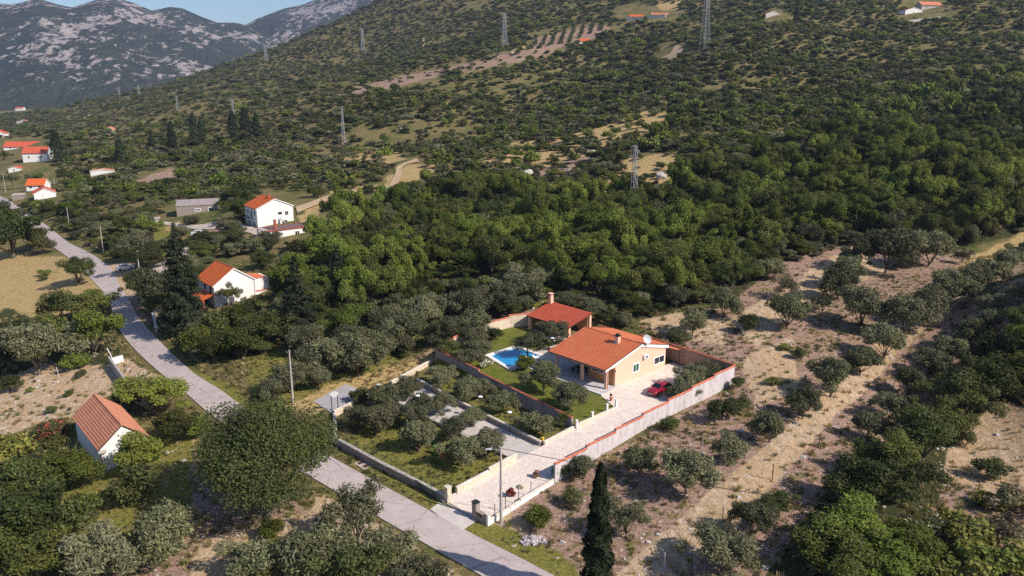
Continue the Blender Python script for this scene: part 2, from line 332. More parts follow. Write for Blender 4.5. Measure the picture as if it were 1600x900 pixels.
for kd_ in KIND.values():
    e_=[]
    for cm,tm in kd_["v"]:
        a_=np.empty(len(cm.vertices)*3,np.float32); cm.vertices.foreach_get('co',a_); a_=a_.reshape(-1,3); e_.append((np.ptp(np.percentile(a_[:,0],[1.5,98.5]))+np.ptp(np.percentile(a_[:,1],[1.5,98.5])))/2)
    kd_["w"]=float(np.mean(e_))
def ground_pt(u,v): return gp(u,v)
COUNT={}
ORD=['first','second','third','fourth','fifth','sixth','seventh','eighth','ninth','tenth','eleventh','twelfth','thirteenth','fourteenth','fifteenth','sixteenth','seventeenth','eighteenth','nineteenth','twentieth']
ORD+=['twenty-'+o for o in ORD[:9]]+['thirtieth']+['thirty-'+o for o in ORD[:9]]
def place(kind,name,p,width,label,cat,group=None,hs=1.,vi=None,sub=True,rz=None,single=False):
    K=KIND[kind]; i=COUNT.get(kind,0); COUNT[kind]=i+1; cm,tm=K['v'][(i if vi is None else vi)%len(K['v'])]; s=width/K['w']; rz=rz if rz is not None else (i*2.399)%6.283
    r=bpy.data.objects.new(name,None); COL.objects.link(r); r.location=p; r.rotation_euler=(0,0,rz); r.scale=(s,s,s*hs); r.empty_display_size=.3; tag(r,label,cat,group)
    c=bpy.data.objects.new('crown',cm); COL.objects.link(c); c.parent=r
    t=bpy.data.objects.new('trunk' if 'bush' not in kind else 'stems',tm); COL.objects.link(t); t.parent=r
    return r
def pxw(p,wpx): return wpx*project(p[0],p[1],p[2])[2]/F
# ---------------- ground sheet ----------------
def inpoly(u,v,poly):
    r=np.zeros(u.shape,bool); n=len(poly)
    for i in range(n):
        x0,y0=poly[i]; x1,y1=poly[(i+1)%n]
        if y0==y1: continue
        c=((y0>v)!=(y1>v))&(u<(x1-x0)*(v-y0)/(y1-y0)+x0); r^=c
    return r
def wob(x,y,s=1.):
    return np.sin(x/3.1*s+1.3*np.sin(y/4.3*s))+.7*np.sin(y/2.3*s+1.7*np.sin(x/5.1*s))+.5*np.sin((x+y)/1.1*s)
# the areas of the place, traced on the ground: dry grass, green grass, bare soil, pale stony soil, wood floor
Z_DRY=[[(-400,360),(0,395),(60,400),(112,402),(150,436),(176,478),(165,498),(100,490),(60,540),(-400,560)],
 [(1700,330),(1600,362),(1500,412),(1470,440),(1520,440),(1600,398),(1700,380)],
 [(225,845),(285,760),(330,815),(285,850),(215,870)],[(90,830),(160,790),(170,880),(60,900)],
 [(270,700),(500,600),(640,560),(700,548),(640,590),(560,612),(420,690)],
 [(225,355),(275,345),(290,380),(262,410),(205,400)],
 [(745,262),(800,225),(900,208),(1010,175),(1060,178),(1010,210),(940,232),(860,262)],[(465,335),(520,300),(600,285),(640,255),(700,258),(680,275),(620,290),(540,305),(470,352)],
 [(985,245),(1060,235),(1060,285),(1000,305),(930,300)],[(1028,2),(1075,0),(1060,14),(1030,16)],
 [(150,640),(260,690),(290,760),(250,800),(120,830),(60,800),(90,740)],[(520,250),(610,232),(640,250),(560,262)]]
Z_GREEN=[[(-60,640),(0,680),(55,690),(60,760),(-60,800)],[(522,706),(560,700),(694,768),(700,790),(672,797),(600,748)],[(722,826),(745,812),(800,826),(880,860),(960,960),(880,930)],
 [(540,690),(650,600),(850,690),(705,770)],[(260,560),(330,590),(420,640),(380,660),(330,610)],[(150,360),(230,330),(300,390),(220,410),(160,400)],
 [(600,500),(700,430),(900,430),(860,480)],[(180,800),(260,790),(250,850),(190,850)],[(655,590),(700,590),(880,680),(850,695)],[(60,720),(300,680),(300,800),(60,860)],[(380,560),(520,520),(640,560),(520,600),(400,650)]]
Z_SOIL=[[(725,830),(860,750),(1145,605),(1000,505),(1130,478),(1240,400),(1330,378),(1440,390),(1600,400),(1800,420),(1800,1200),(900,1200),(880,880)],
 [(200,700),(330,700),(480,800),(560,870),(640,960),(300,1000),(160,900),(300,830),(230,760)],
 [(520,146),(640,116),(760,92),(830,76),(862,80),(845,93),(700,116),(560,148)],[(830,80),(870,78),(955,50),(950,40),(900,42),(840,60)],[(205,285),(270,262),(280,280),(230,292)],
 [(640,565),(760,470),(860,440),(900,470),(700,560)],[(830,265),(900,225),(940,260),(860,300)],[(185,470),(230,440),(262,420),(275,400),(300,400),(260,450),(245,500),(230,510)],[(340,350),(400,380),(380,390),(300,380)]]
Z_PALE=[[(-400,570),(0,592),(60,568),(165,548),(192,590),(200,615),(150,625),(115,650),(60,662),(0,692),(-400,800)],
 [(1800,380),(1600,420),(1500,470),(1430,530),(1350,610),(1270,690),(1180,790),(1060,900),(950,1100),(850,1100),(960,900),(1040,830),(1100,780),(1200,690),(1260,640),(1340,560),(1440,470),(1530,420),(1600,398)],
 [(1000,500),(1060,490),(1140,500),(1130,540),(1040,520)],[(1140,500),(1330,385),(1400,420),(1250,480),(1180,545)],[(168,575),(200,560),(262,600),(240,640),(200,625)],[(155,412),(200,412),(235,455),(200,470),(178,440)],
 [(560,800),(615,830),(700,885),(800,960),(640,960),(560,870),(480,800),(500,770)],[(740,815),(800,800),(830,830),(760,830)],[(1160,560),(1240,520),(1250,600),(1180,640)],[(1530,640),(1700,600),(1700,800),(1500,760),(1430,720)],[(300,850),(480,800),(560,880),(440,960),(300,960)]]
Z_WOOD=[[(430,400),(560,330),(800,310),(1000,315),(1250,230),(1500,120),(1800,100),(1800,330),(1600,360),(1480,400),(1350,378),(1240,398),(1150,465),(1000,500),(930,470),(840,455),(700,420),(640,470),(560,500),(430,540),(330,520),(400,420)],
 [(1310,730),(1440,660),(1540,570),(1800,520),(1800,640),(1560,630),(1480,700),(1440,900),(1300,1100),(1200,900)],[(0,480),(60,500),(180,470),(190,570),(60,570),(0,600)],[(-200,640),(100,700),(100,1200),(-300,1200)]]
angs=np.concatenate([np.arange(-88,-42,2.),np.arange(-42,42.01,.2),np.arange(44,89,2.)])*math.pi/180
rads=np.exp(np.arange(math.log(22),math.log(3100),.0085))
TH,RR=np.meshgrid(angs,rads); X=RR*np.sin(TH);Y=RR*np.cos(TH); Zg=gz(X.ravel(),Y.ravel()).reshape(X.shape)
lim=np.exp(np.clip(1-(RR-2600)/500,0,1)); 
def hum(x,y): return .0
far=np.clip((RR-130)/500,0,1)
Zg=Zg+far*(2.2*np.sin(X/31+1.5*np.sin(Y/47))+1.6*np.sin(Y/23+X/37)+.8*np.sin(X/11+Y/9))*np.clip((1900-RR)/900,0,1)
def ghz(x,y):
    z=gz(x,y); x=np.asarray(x,float);y=np.asarray(y,float); rr=np.hypot(x,y); f=np.clip((rr-130)/500,0,1)
    return z+f*(2.2*np.sin(x/31+1.5*np.sin(y/47))+1.6*np.sin(y/23+x/37)+.8*np.sin(x/11+y/9))*np.clip((1900-rr)/900,0,1)
def hz(x,y): return float(ghz(np.array([x]),np.array([y]))[0])
V=np.stack([X,Y,Zg],-1).reshape(-1,3); nc=len(angs); nr=len(rads)
I=(np.arange(nr-1)[:,None]*nc+np.arange(nc-1)[None,:]).ravel()
Fq=np.stack([I,I+1,I+nc+1,I+nc],-1)
def project(x,y,z):
    dz=z-H; D=y*CP-dz*SP; return 800+F*x/D,450-F*(y*SP+dz*CP)/D,D
PU,PV,PD=project(V[:,0],V[:,1],V[:,2])
wb=wob(V[:,0],V[:,1]); wc=wob(V[:,1]+40,V[:,0]-9); amp=3.2
PUw=PU+wb*amp; PVw=PV+wc*amp*.6
def zone(polys,u=None,v=None):
    u=PUw if u is None else u; v=PVw if v is None else v
    r=np.zeros(u.shape,bool)
    for p in polys: r|=inpoly(u,v,p)
    return r
def blur(m):
    a=m.reshape(nr,nc).astype(np.float32)
    for _ in range(2):
        b=a.copy(); b[1:-1,1:-1]=(a[1:-1,1:-1]*2+a[:-2,1:-1]+a[2:,1:-1]+a[1:-1,:-2]+a[1:-1,2:])/6; a=b
    return a.ravel()
zd,zg_,zs,zp,zw=[blur(zone(z)) for z in (Z_DRY,Z_GREEN,Z_SOIL,Z_PALE,Z_WOOD)]
gm=N('ground_cover'); gc=gm.coord('Object')
def attr(name,ch):
    a=gm.n('ShaderNodeVertexColor'); a.layer_name=name; s_=gm.n('ShaderNodeSeparateColor'); gm.l(a.outputs[0],s_.inputs[0]); return s_.outputs[ch]
nb=gm.noise(gc,.09,6,.62); nm=gm.noise(gc,.5,6,.68); nf=gm.noise(gc,2.6,7,.75); nx=gm.noise(gc,7,4,.7)
nstr=gm.noise(gm.coord('Object',(1.,.45,1)),1.4,6,.7)
def zmask(name,ch,lo=.25,hi=.75): 
    return gm.sm(gm.math('ADD',attr(name,ch),gm.math('MULTIPLY',gm.math('SUBTRACT',nm,.5),.9)),lo,hi)
base=gm.ramp(nf,[(.30,(.08,.075,.026)),(.46,(.16,.13,.052)),(.58,(.26,.195,.09)),(.75,(.42,.32,.18))])
base=gm.mix(gm.sm(nb,.42,.62),base,gm.ramp(nf,[(.3,(.06,.072,.020)),(.55,(.115,.122,.036)),(.75,(.19,.165,.07))]))
soil=gm.ramp(nf,[(.30,(.14,.10,.06)),(.44,(.27,.175,.125)),(.58,(.45,.295,.235)),(.74,(.66,.52,.45))])
soil=gm.mix(gm.sm(nm,.50,.66),soil,gm.ramp(nf,[(.32,(.09,.09,.028)),(.6,(.21,.18,.06)),(.78,(.34,.26,.11))]))
pale=gm.ramp(nstr,[(.30,(.30,.215,.13)),(.44,(.46,.335,.21)),(.56,(.58,.43,.29)),(.72,(.74,.60,.48))])
pale=gm.mix(gm.math('MULTIPLY',gm.sm(nf,.54,.66),.55),pale,(.22,.175,.08)); pale=gm.mix(gm.math('MULTIPLY',gm.sm(nb,.40,.62),.4),pale,(.52,.34,.17)); pale=gm.mix(gm.math('MULTIPLY',gm.sm(nx,.62,.74),.55),pale,(.62,.54,.47))
dry=gm.ramp(nf,[(.28,(.24,.17,.065)),(.5,(.44,.31,.135)),(.72,(.64,.48,.27))]); dry=gm.mix(gm.math('MULTIPLY',gm.sm(nm,.52,.68),.7),dry,(.17,.155,.045))
green=gm.ramp(nf,[(.28,(.09,.10,.018)),(.5,(.19,.185,.04)),(.72,(.34,.29,.10))]); green=gm.mix(gm.math('MULTIPLY',gm.sm(nm,.50,.66),.6),green,(.21,.165,.06))
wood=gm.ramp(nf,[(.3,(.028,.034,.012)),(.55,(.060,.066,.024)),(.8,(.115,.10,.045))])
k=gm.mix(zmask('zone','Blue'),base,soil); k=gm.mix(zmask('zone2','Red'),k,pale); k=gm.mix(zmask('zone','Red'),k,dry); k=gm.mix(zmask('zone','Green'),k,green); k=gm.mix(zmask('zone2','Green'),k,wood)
vn=gm.vor(gc,3.,'F1'); ro=gm.math('MULTIPLY',gm.sm(gm.math('MULTIPLY',vn,-1),-.16,-.10),gm.sm(nm,.48,.60))
k=gm.mix(gm.math('MULTIPLY',ro,.6),k,(.52,.46,.42))
gm.col(k).rough(.95,.1).bump(gm.math('ADD',nf,gm.math('MULTIPLY',nm,1.5)),.9,.25)
me=npmesh('ground',V,Fq,[gm.m],smooth=True)
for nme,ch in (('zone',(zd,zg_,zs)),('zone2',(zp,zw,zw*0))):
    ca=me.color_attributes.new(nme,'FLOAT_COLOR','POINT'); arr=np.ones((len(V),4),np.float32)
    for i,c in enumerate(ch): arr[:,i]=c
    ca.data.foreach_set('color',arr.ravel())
tag(link('ground',me),kind='structure')
# ---------------- far mountains ----------------
def crest(u,pts):
    xs,ys=zip(*pts); return np.interp(u,xs,ys)
def snoise(x,y,seed,oct=6,f=1.,rid=False):
    r=np.random.default_rng(seed); o=0;a=1;t=0
    for i in range(oct):
        s_=0
        for _ in range(4):
            th=r.uniform(0,2*np.pi); s_=s_+np.sin((x*np.cos(th)+y*np.sin(th))*f*r.uniform(.8,1.25)+r.uniform(0,6.28)+.8*s_)
        s_=s_/4; o=o+a*((1-2*np.abs(s_)) if rid else s_); t+=a; a*=.52; f*=2.03
    return o/t
def mountain(name,pts,r0,r1,r2,u0,u1,seed,foot,mat):
    us=np.arange(u0,u1,2.2); rs=np.concatenate([np.linspace(r0,r1,150),np.linspace(r1,r2,24)[1:]])
    U,Rr=np.meshgrid(us,rs); th=np.arctan((U-800)/F/CP)
    x=Rr*np.sin(th);y=Rr*np.cos(th)
    vc=crest(U,pts); b=(vc-450)/F; tan=(-SP-b*CP)/np.hypot((U-800)/F,CP-b*SP)
    hc=H+tan*r1
    t=np.clip((Rr-r0)/(r1-r0),0,1); pr=np.where(Rr<=r1,t**1.15,1-.5*(Rr-r1)/(r2-r1))
    nz=snoise(x,y,seed,6,1/420.,True); amp_=95*np.clip(t*4*(1-t)+.05,0,1)
    z=foot+(hc-foot)*pr+nz*amp_*np.where(Rr<=r1,1,.3)+8*snoise(x,y,seed+5,4,1/60.)*np.clip((1-t)*4+.25,0,1)
    VV=np.stack([x,y,z],-1).reshape(-1,3); c=len(us); r=len(rs); J=(np.arange(r-1)[:,None]*c+np.arange(c-1)[None,:]).ravel()
    return tag(link(name,npmesh(name,VV,np.stack([J,J+1,J+c+1,J+c],-1),[mat],smooth=True)),kind='structure')
mm=N('karst_mountain'); mc=mm.coord('Object'); a1=mm.noise(mm.coord('Object',(1,.40,1)),.038,6,.70,.2); a2=mm.noise(mm.coord('Object',(1,.6,1)),.0038,4,.55); a3=mm.noise(mc,.012,5,.6); a4=mm.noise(mc,.07,4,.7)
rk=mm.sm(mm.math('ADD',a1,mm.math('MULTIPLY',mm.math('SUBTRACT',a2,.5),.75)),.545,.61)
veg=mm.ramp(a3,[(.3,(.014,.022,.020)),(.7,(.034,.044,.032))]); veg=mm.mix(mm.sm(a4,.5,.7),veg,(.075,.068,.045)); rc=mm.ramp(a4,[(.3,(.22,.19,.19)),(.7,(.40,.35,.34))])
sx_=mm.n('ShaderNodeSeparateXYZ'); mm.l(mc,sx_.inputs[0]); rk=mm.math('MULTIPLY',rk,mm.sm(sx_.outputs[2],-20,45)); mm.col(mm.mix(rk,veg,rc)).rough(.95,.1).bump(mm.math('ADD',a1,a3),.9,14)
mountain('mountain',[(-900,120),(-300,60),(-100,45),(-40,26),(0,17),(30,9),(60,10),(95,9),(115,3),(128,2),(150,10),(172,15),(190,9),(215,1),(232,-1),(256,6),(285,19),(312,13),(330,15),(355,27),(378,36),(400,36),(418,39),(450,62),(520,90),(700,130)],2500,3900,5200,-900,760,3,-58,mm.m)
mountain('mountain',[(200,150),(300,110),(360,62),(400,47),(416,41),(435,30),(455,22),(476,14),(500,9),(522,0),(560,-18),(620,-50),(800,-90),(1200,-110),(1700,-60)],3000,4700,6000,200,1700,11,-58,mm.m)
# ---------------- roads, tracks ----------------
def strip(name,pairs,mat,off=.06,sub=6,px=True,kind='structure',z=None):
    L_=[];R_=[]
    P=[(gp(*a),gp(*b)) if px else (np.array([*a,0.]),np.array([*b,0.])) for a,b in pairs]
    n=len(P)
    def cr(p0,p1,p2,p3,t): return .5*((2*p1)+(-p0+p2)*t+(2*p0-5*p1+4*p2-p3)*t*t+(-p0+3*p1-3*p2+p3)*t**3)
    rows=[]
    for i in range(n-1):
        for k_ in range(sub):
            t=k_/sub; rows.append([cr(P[max(i-1,0)][s_],P[i][s_],P[i+1][s_],P[min(i+2,n-1)][s_],t) for s_ in (0,1)])
    rows.append(list(P[-1])); W_=5; vs=[]
    for a,b in rows:
        for k_ in range(W_):
            q=a+(b-a)*k_/(W_-1); d=math.hypot(q[0],q[1]); vs.append((q[0],q[1],hz(q[0],q[1])+off+d*.0002))
    fs=np.array([(i*W_+k_,i*W_+k_+1,(i+1)*W_+k_+1,(i+1)*W_+k_) for i in range(len(rows)-1) for k_ in range(W_-1)])
    return fix(tag(link(name,npmesh(name,np.array(vs),fs,[mat],smooth=True)),kind=kind)),rows
rd=N('worn_road_surface'); rc_=rd.coord(); r1=rd.noise(rc_,.35,6,.6); r2=rd.noise(rc_,14,4,.7); r3=rd.noise(rc_,1.6,5,.65,.5)
kk=rd.ramp(r1,[(.3,(.46,.39,.37)),(.7,(.57,.485,.46))]); kk=rd.mix(rd.math('MULTIPLY',r2,.35),kk,(.25,.21,.20)); kk=rd.mix(rd.math('MULTIPLY',rd.sm(r3,.52,.66),.45),kk,(.30,.255,.24))
sx=rd.n('ShaderNodeSeparateXYZ'); rd.l(rc_,sx.inputs[0]); jn=rd.vor(rd.coord('Object',(.55,.8,1)),.28,'DISTANCE_TO_EDGE'); kk=rd.mix(rd.math('MULTIPLY',rd.math('SUBTRACT',1,rd.sm(jn,.004,.012)),.45),kk,(.17,.14,.13))
rd.col(kk).rough(.9,.2).bump(r2,.25,.02)
RL=[[(-150,250),(-150,242)],[(-60,285),(-60,275)],[(0,318),(0,307)],[(28,340),(38,332)],[(62,372),(78,360)],[(85,390),(108,383)],[(116,412),(146,402)],[(145,440),(176,425)],[(160,456),(187,447)],[(172,475),(203,470)],[(178,492),(215,492)],[(190,518),(233,514)],[(212,546),(262,545)],[(250,582),(303,583)],[(288,612),(345,610)],[(330,648),(380,635)],[(400,697),(440,668)],[(502,755),(527,720)],[(615,822),(665,795)],[(735,890),(800,866)],[(800,930),(865,900)],[(900,990),(965,955)],[(1100,1110),(1160,1070)]]
road,rrows=strip('road',RL,rd.m,.07)
# low kerb line along the near edge of the road
kb=MB().mat(M['concrete'])
kp=[rrows[i][0] for i in range(int(len(rrows)*.46),len(rrows)-4)]
kb.tube([(p[0],p[1],hz(p[0],p[1])+.07) for p in kp],.09,4); tag(kb.build('kerb'),kind='structure')
dt=plain('dirt_track_soil',(.50,.36,.21),.95,.25,.5)
strip('dirt_track',[[(465,338),(462,326)],[(500,318),(498,309)],[(535,304),(532,297)],[(568,297),(565,291)],[(598,294),(603,287)],[(618,286),(612,278)],[(628,272),(618,270)],[(632,262),(622,262)],[(655,256),(652,250)]],dt,.35)
strip('dirt_track',[[(132,187),(130,186)],[(142,181),(139,180)],[(152,174),(149,173)]],dt,.8)
strip('dirt_track',[[(1036,90),(1033,87)],[(1050,87),(1046,82)],[(1062,80),(1052,76)],[(1068,74),(1056,71)]],dt,.6)
strip('dirt_track',[[(800,88),(797,86)],[(812,82),(806,80)],[(820,74),(812,73)],[(822,68),(817,68)]],dt,.8)
strip('dirt_track',[[(666,74),(660,72)],[(664,68),(660,68)],[(663,63),(659,63)]],dt,.8)
strip('dirt_track',[[(232,352),(232,347)],[(300,362),(300,356)],[(345,362),(340,352)],[(385,366),(385,356)],[(402,372),(408,364)]],plain('gravel_track',(.52,.43,.36),.95,.25,.5),.15)
strip('dirt_track',[[(236,484),(215,470)],[(245,448),(228,436)],[(262,424),(246,412)],[(285,408),(275,396)],[(300,398),(292,388)]],plain('rubble_track',(.50,.42,.35),.95,.35,.7),.12)
strip('driveway_apron',[[(672,797),(722,830)],[(686,786),(748,813)]],M['lane'],.075,4)
# ---------------- the walled property (local frame s along the gable, t away from the drive) ----------------
PA=math.atan2(E1[1],E1[0])
def prop_root(name,label,cat,s=0,t=0,z=0,group=None,rz=0): 
    p=loc(s,t,z); return empty(name,p,PA+rz,label,cat,group)
def sheet(name,poly,mat,kind='structure',dz=None):
    # polygon of (s,t,z) in property coordinates, as a slab that reaches down into the ground
    P=[loc(*p) for p in poly]; b=MB().mat(mat).prism([(p[0],p[1]) for p in P],[p[2]-(dz or 1.6) for p in P],[p[2] for p in P]); return tag(fix(b.build(name)),kind=kind)
def dz_(s): return float(np.interp(s,[-36,-35,-24,-13,-4,20],[.06,.10,.92,1.75,2.40,2.46]))
# driveway of crazy paving
ds=[-35,-29.5,-24,-18.5,-13,-8.5,-4]
vs=[];fs=[]
for i,s_ in enumerate(ds):
    for t_ in (-11.6,-4.9): vs.append(tuple(loc(s_,t_,dz_(s_))))
for i in range(len(ds)-1): fs.append((2*i,2*i+1,2*i+3,2*i+2))
b=MB().mat(M['paving']).add(vs,fs); d_=b.build('driveway'); tag(fix(d_),kind='structure')
sheet('paved_yard',[(-4,-11.4,2.40),(17,-11.0,2.43),(17,0.3,2.43),(1.,.3,2.43),(-2.2,-.9,2.40),(-4,-4.9,2.40)],M['paving'])
lawn=N('mown_lawn'); lc=lawn.coord(); ln=lawn.noise(lc,1.2,6,.7); l2=lawn.noise(lc,.35,4); l3=lawn.noise(lc,9,3,.7)
kl=lawn.ramp(ln,[(.3,(.085,.105,.014)),(.55,(.16,.175,.03)),(.75,(.27,.23,.07))]); kl=lawn.mix(lawn.math('MULTIPLY',lawn.sm(l2,.5,.65),.55),kl,(.20,.16,.06)); kl=lawn.mix(lawn.math('MULTIPLY',l3,.4),kl,(.05,.07,.012)); lawn.col(kl).rough(.95,.1).bump(l3,.8,.05)
sheet('lawn',[(-12.2,-4.5,2.30),(-4,-4.9,2.37),(-2.3,-.9,2.38),(-1.6,12.5,2.39),(-1.4,17,2.39),(4,17.4,2.39),(12,18,2.45),(12,33,2.6),(-4,33,2.35),(-9.5,29,2.2)],lawn.m)
pc=plain('terrace_slabs',(.56,.52,.52),.7,.12,1.5)
te=MB().mat(pc); P=[loc(*p) for p in [(-1.9,-.9,0),(0.9,-.6,0),(9,.5,0),(9,16.8,0),(4.4,17.2,0),(-1.4,14.9,0)]]; te.prism([(p[0],p[1]) for p in P],2.1,2.49); tag(te.build('terrace'),kind='structure')
# white kerb of terrace and pool path
kb=MB().mat(M['trim'])
def wall_run(mb,pts,h,th,z0=None,down=.8):
    # pts (s,t,zbase)
    for a,b_ in zip(pts[:-1],pts[1:]):
        A_=loc(*a);B_=loc(*b_); d=(B_-A_)[:2]; L_=np.hypot(*d); d=d/L_; n=np.array([-d[1],d[0]])*th/2; A2=A_[:2]-d*.0;B2=B_[:2]
        hh=h if not hasattr(h,'__len__') else h
        q=[A2+n,A2-n,B2-n,B2+n]
        mb.prism([tuple(x) for x in q],[A_[2]-down,A_[2]-down,B_[2]-down,B_[2]-down],[A_[2]+h,A_[2]+h,B_[2]+h,B_[2]+h])
wall_run(kb,[(-1.95,-.9,2.4),(-1.95,14.9,2.4),(3.2,17.6,2.4)],.13,.22); tag(kb.build('kerb'),kind='structure')
# ---- main house ----
HR=prop_root('villa','peach bungalow with orange tiled gable roof and open corner porch beside the red car','house',0,0,2.46)
def hp(name,mb,parent=None,label=None):
    o=mb.build(name,parent or HR); fix(o)
    if label: o['label']=label
    return o
EV=3.25;RD=5.35;BV=3.55   # front eave, ridge, back eave heights above the slab
def rz_(s): return EV+(RD-EV)*(s+.45)/8.55 if s<=8.1 else RD-(RD-BV)*(s-8.1)/6.9
def wallpoly(mb,s0,s1,t0,t1,z0=0,top=None,drop=.18,holes=()):
    # a solid wall block between s0..s1 whose top follows the roof
    ss=[s0]+([8.1] if s0<8.1<s1 else [])+[s1]
    n=len(ss); vs=[(s,t,z0) for t in (t0,t1) for s in ss]+[(s,t,(top or rz_(s)-drop)) for t in (t0,t1) for s in ss]
    fs=[]
    for i in range(n-1):
        fs+=[(i,i+1,2*n+i+1,2*n+i),(n+i+1,n+i,3*n+i,3*n+i+1),(2*n+i,2*n+i+1,3*n+i+1,3*n+i),(i+1,i,n+i,n+i+1)]
    fs+=[(n,0,2*n,3*n),(n-1,2*n-1,4*n-1,3*n-1)]
    mb.add(vs,fs)
G_=.3
b=MB().mat(M['stucco'])
wallpoly(b,2.0,14.6,.0,G_)                       # gable wall to the drive
wallpoly(b,5.2,14.6,10.3,10.3+G_)                # far gable
b.box(14.3,14.6,G_,10.3,0,rz_(14.6)-.18)         # back wall
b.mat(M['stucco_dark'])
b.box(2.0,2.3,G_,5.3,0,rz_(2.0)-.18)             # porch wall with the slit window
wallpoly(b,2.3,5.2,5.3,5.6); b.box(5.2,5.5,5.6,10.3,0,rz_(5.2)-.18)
hp('wall',b)
for t_ in (.0,4.85,10.15):
    c=MB().mat(M['stucco']); c.box(.0,.42,t_,t_+.45,0,rz_(.0)-.2); c.box(-.03,.45,t_-.03,t_+.48,0,.12); hp('column',c)
bm_=MB().mat(M['stucco']); bm_.box(.02,.38,.45,4.85,EV-.55,EV-.12); bm_.box(.02,.38,5.3,10.15,EV-.55,EV-.12); wallpoly(bm_,.42,2.0,.02,.28,z0=3.0,drop=.17); wallpoly(bm_,.42,5.2,10.32,10.58,z0=2.6); hp('beam',bm_)
# roof: overlapping tile courses
def tile_slope(mb,p_low,p_high,t0,t1,row=.36,step=.07):
    s0,z0=p_low;s1,z1=p_high; L_=math.hypot(s1-s0,z1-z0); n=int(L_/row); ds_=(s1-s0)/n;dz=(z1-z0)/n; nx=-(z1-z0)/L_*np.sign(s1-s0)*1; 
    for i in range(n):
        a=(s0+ds_*i,z0+dz*i+step); b_=(s0+ds_*(i+1),z0+dz*(i+1))
        mb.add([(a[0],t0,a[1]-step-.005),(a[0],t1,a[1]-step-.005),(a[0],t1,a[1]),(a[0],t0,a[1]),(b_[0]+ds_*.05,t1,b_[1]),(b_[0]+ds_*.05,t0,b_[1])],[(0,1,2,3),(3,2,4,5)])
def roof(parent,ev,rd,bv,s_lo,s_r,s_hi,t0,t1,mat,thick=.14,capm=None,name='roof'):
    b=MB().mat(M['wood'])
    b.add([(s_lo,t0,ev-thick),(s_lo,t1,ev-thick),(s_r,t1,rd-thick),(s_r,t0,rd-thick),(s_hi,t0,bv-thick),(s_hi,t1,bv-thick),(s_lo,t0,ev),(s_lo,t1,ev),(s_r,t1,rd),(s_r,t0,rd),(s_hi,t0,bv),(s_hi,t1,bv)],
      [(0,1,2,3),(3,2,5,4),(6,9,8,7),(9,10,11,8),(0,6,7,1),(4,5,11,10),(0,3,9,6),(3,4,10,9),(1,7,8,2),(2,8,11,5)])
    b.mat(mat); tile_slope(b,(s_lo-.06,ev+.02),(s_r,rd+.02),t0-.04,t1+.04); tile_slope(b,(s_hi+.06,bv+.02),(s_r,rd+.02),t0-.04,t1+.04)
    o=b.build(name,parent)
    rc=MB().mat(capm or mat); n=int((t1-t0)/.38)
    for i in range(n):
        a=t0-.05+(t1-t0+.1)*i/n; rc.tube([(s_r,a,rd+.03),(s_r,a+.42,rd+.05)],[.13,.11],6)
    rc.build('ridge_tiles',o); return o
rf=roof(HR,EV,RD,BV,-.5,8.1,15.1,-.12,11.6,M['tile'],capm=M['tilecap'])
g=MB().mat(M['gutter']); g.tube([(-.62,-.12,EV-.02),(-.62,11.6,EV-.02)],.08,6); g.tube([(-.62,-.05,EV-.05),(.2,-.09,EV-.35),(.2,-.09,.05)],.045,5); hp('gutter',g,rf)
fa=MB().mat(M['trim'])
for (a,za,b_,zb,h_) in ((-.5,EV,8.1,RD,.34),(8.1,RD,15.1,BV,.5)):
    for t_ in ((-.20,-.125),): fa.add([(a,t_[0],za-h_),(b_,t_[0],zb-h_),(b_,t_[0],zb+.02),(a,t_[0],za+.02),(a,t_[1],za-h_),(b_,t_[1],zb-h_),(b_,t_[1],zb+.02),(a,t_[1],za+.02)],[(0,1,2,3),(7,6,5,4),(3,2,6,7),(1,0,4,5),(0,3,7,4),(2,1,5,6)])
hp('bargeboard',fa,rf); fb=MB().mat(M['trim']); fb.v=[(p[0],p[1]+11.81,p[2]) for p in fa.v]; fb.f=list(fa.f); fb.m=list(fa.m); hp('bargeboard',fb,rf)
ve=MB().mat(M['gutter']); 
for (a,za,b_,zb) in ((-.55,EV+.03,8.1,RD+.04),(8.1,RD+.04,15.15,BV+.03)): ve.bar((a,-.2,za),(b_,-.2,zb),.05)
hp('verge_trim',ve,rf)
ch=MB().mat(M['stucco']); ch.box(6.35,7.0,3.2,3.9,4.4,6.1); ch.mat(M['darkmetal']); ch.box(6.25,7.1,3.1,4.0,6.1,6.2); ch.lathe((6.67,3.55,6.2),[(.22,0),(.22,.12),(.34,.14),(.30,.26),(.05,.34)],10)
co_=hp('chimney',ch,rf)
fl=MB().mat(M['steel']); fl.box(6.0,6.35,3.05,4.05,4.83,4.98); hp('flashing',fl,rf)
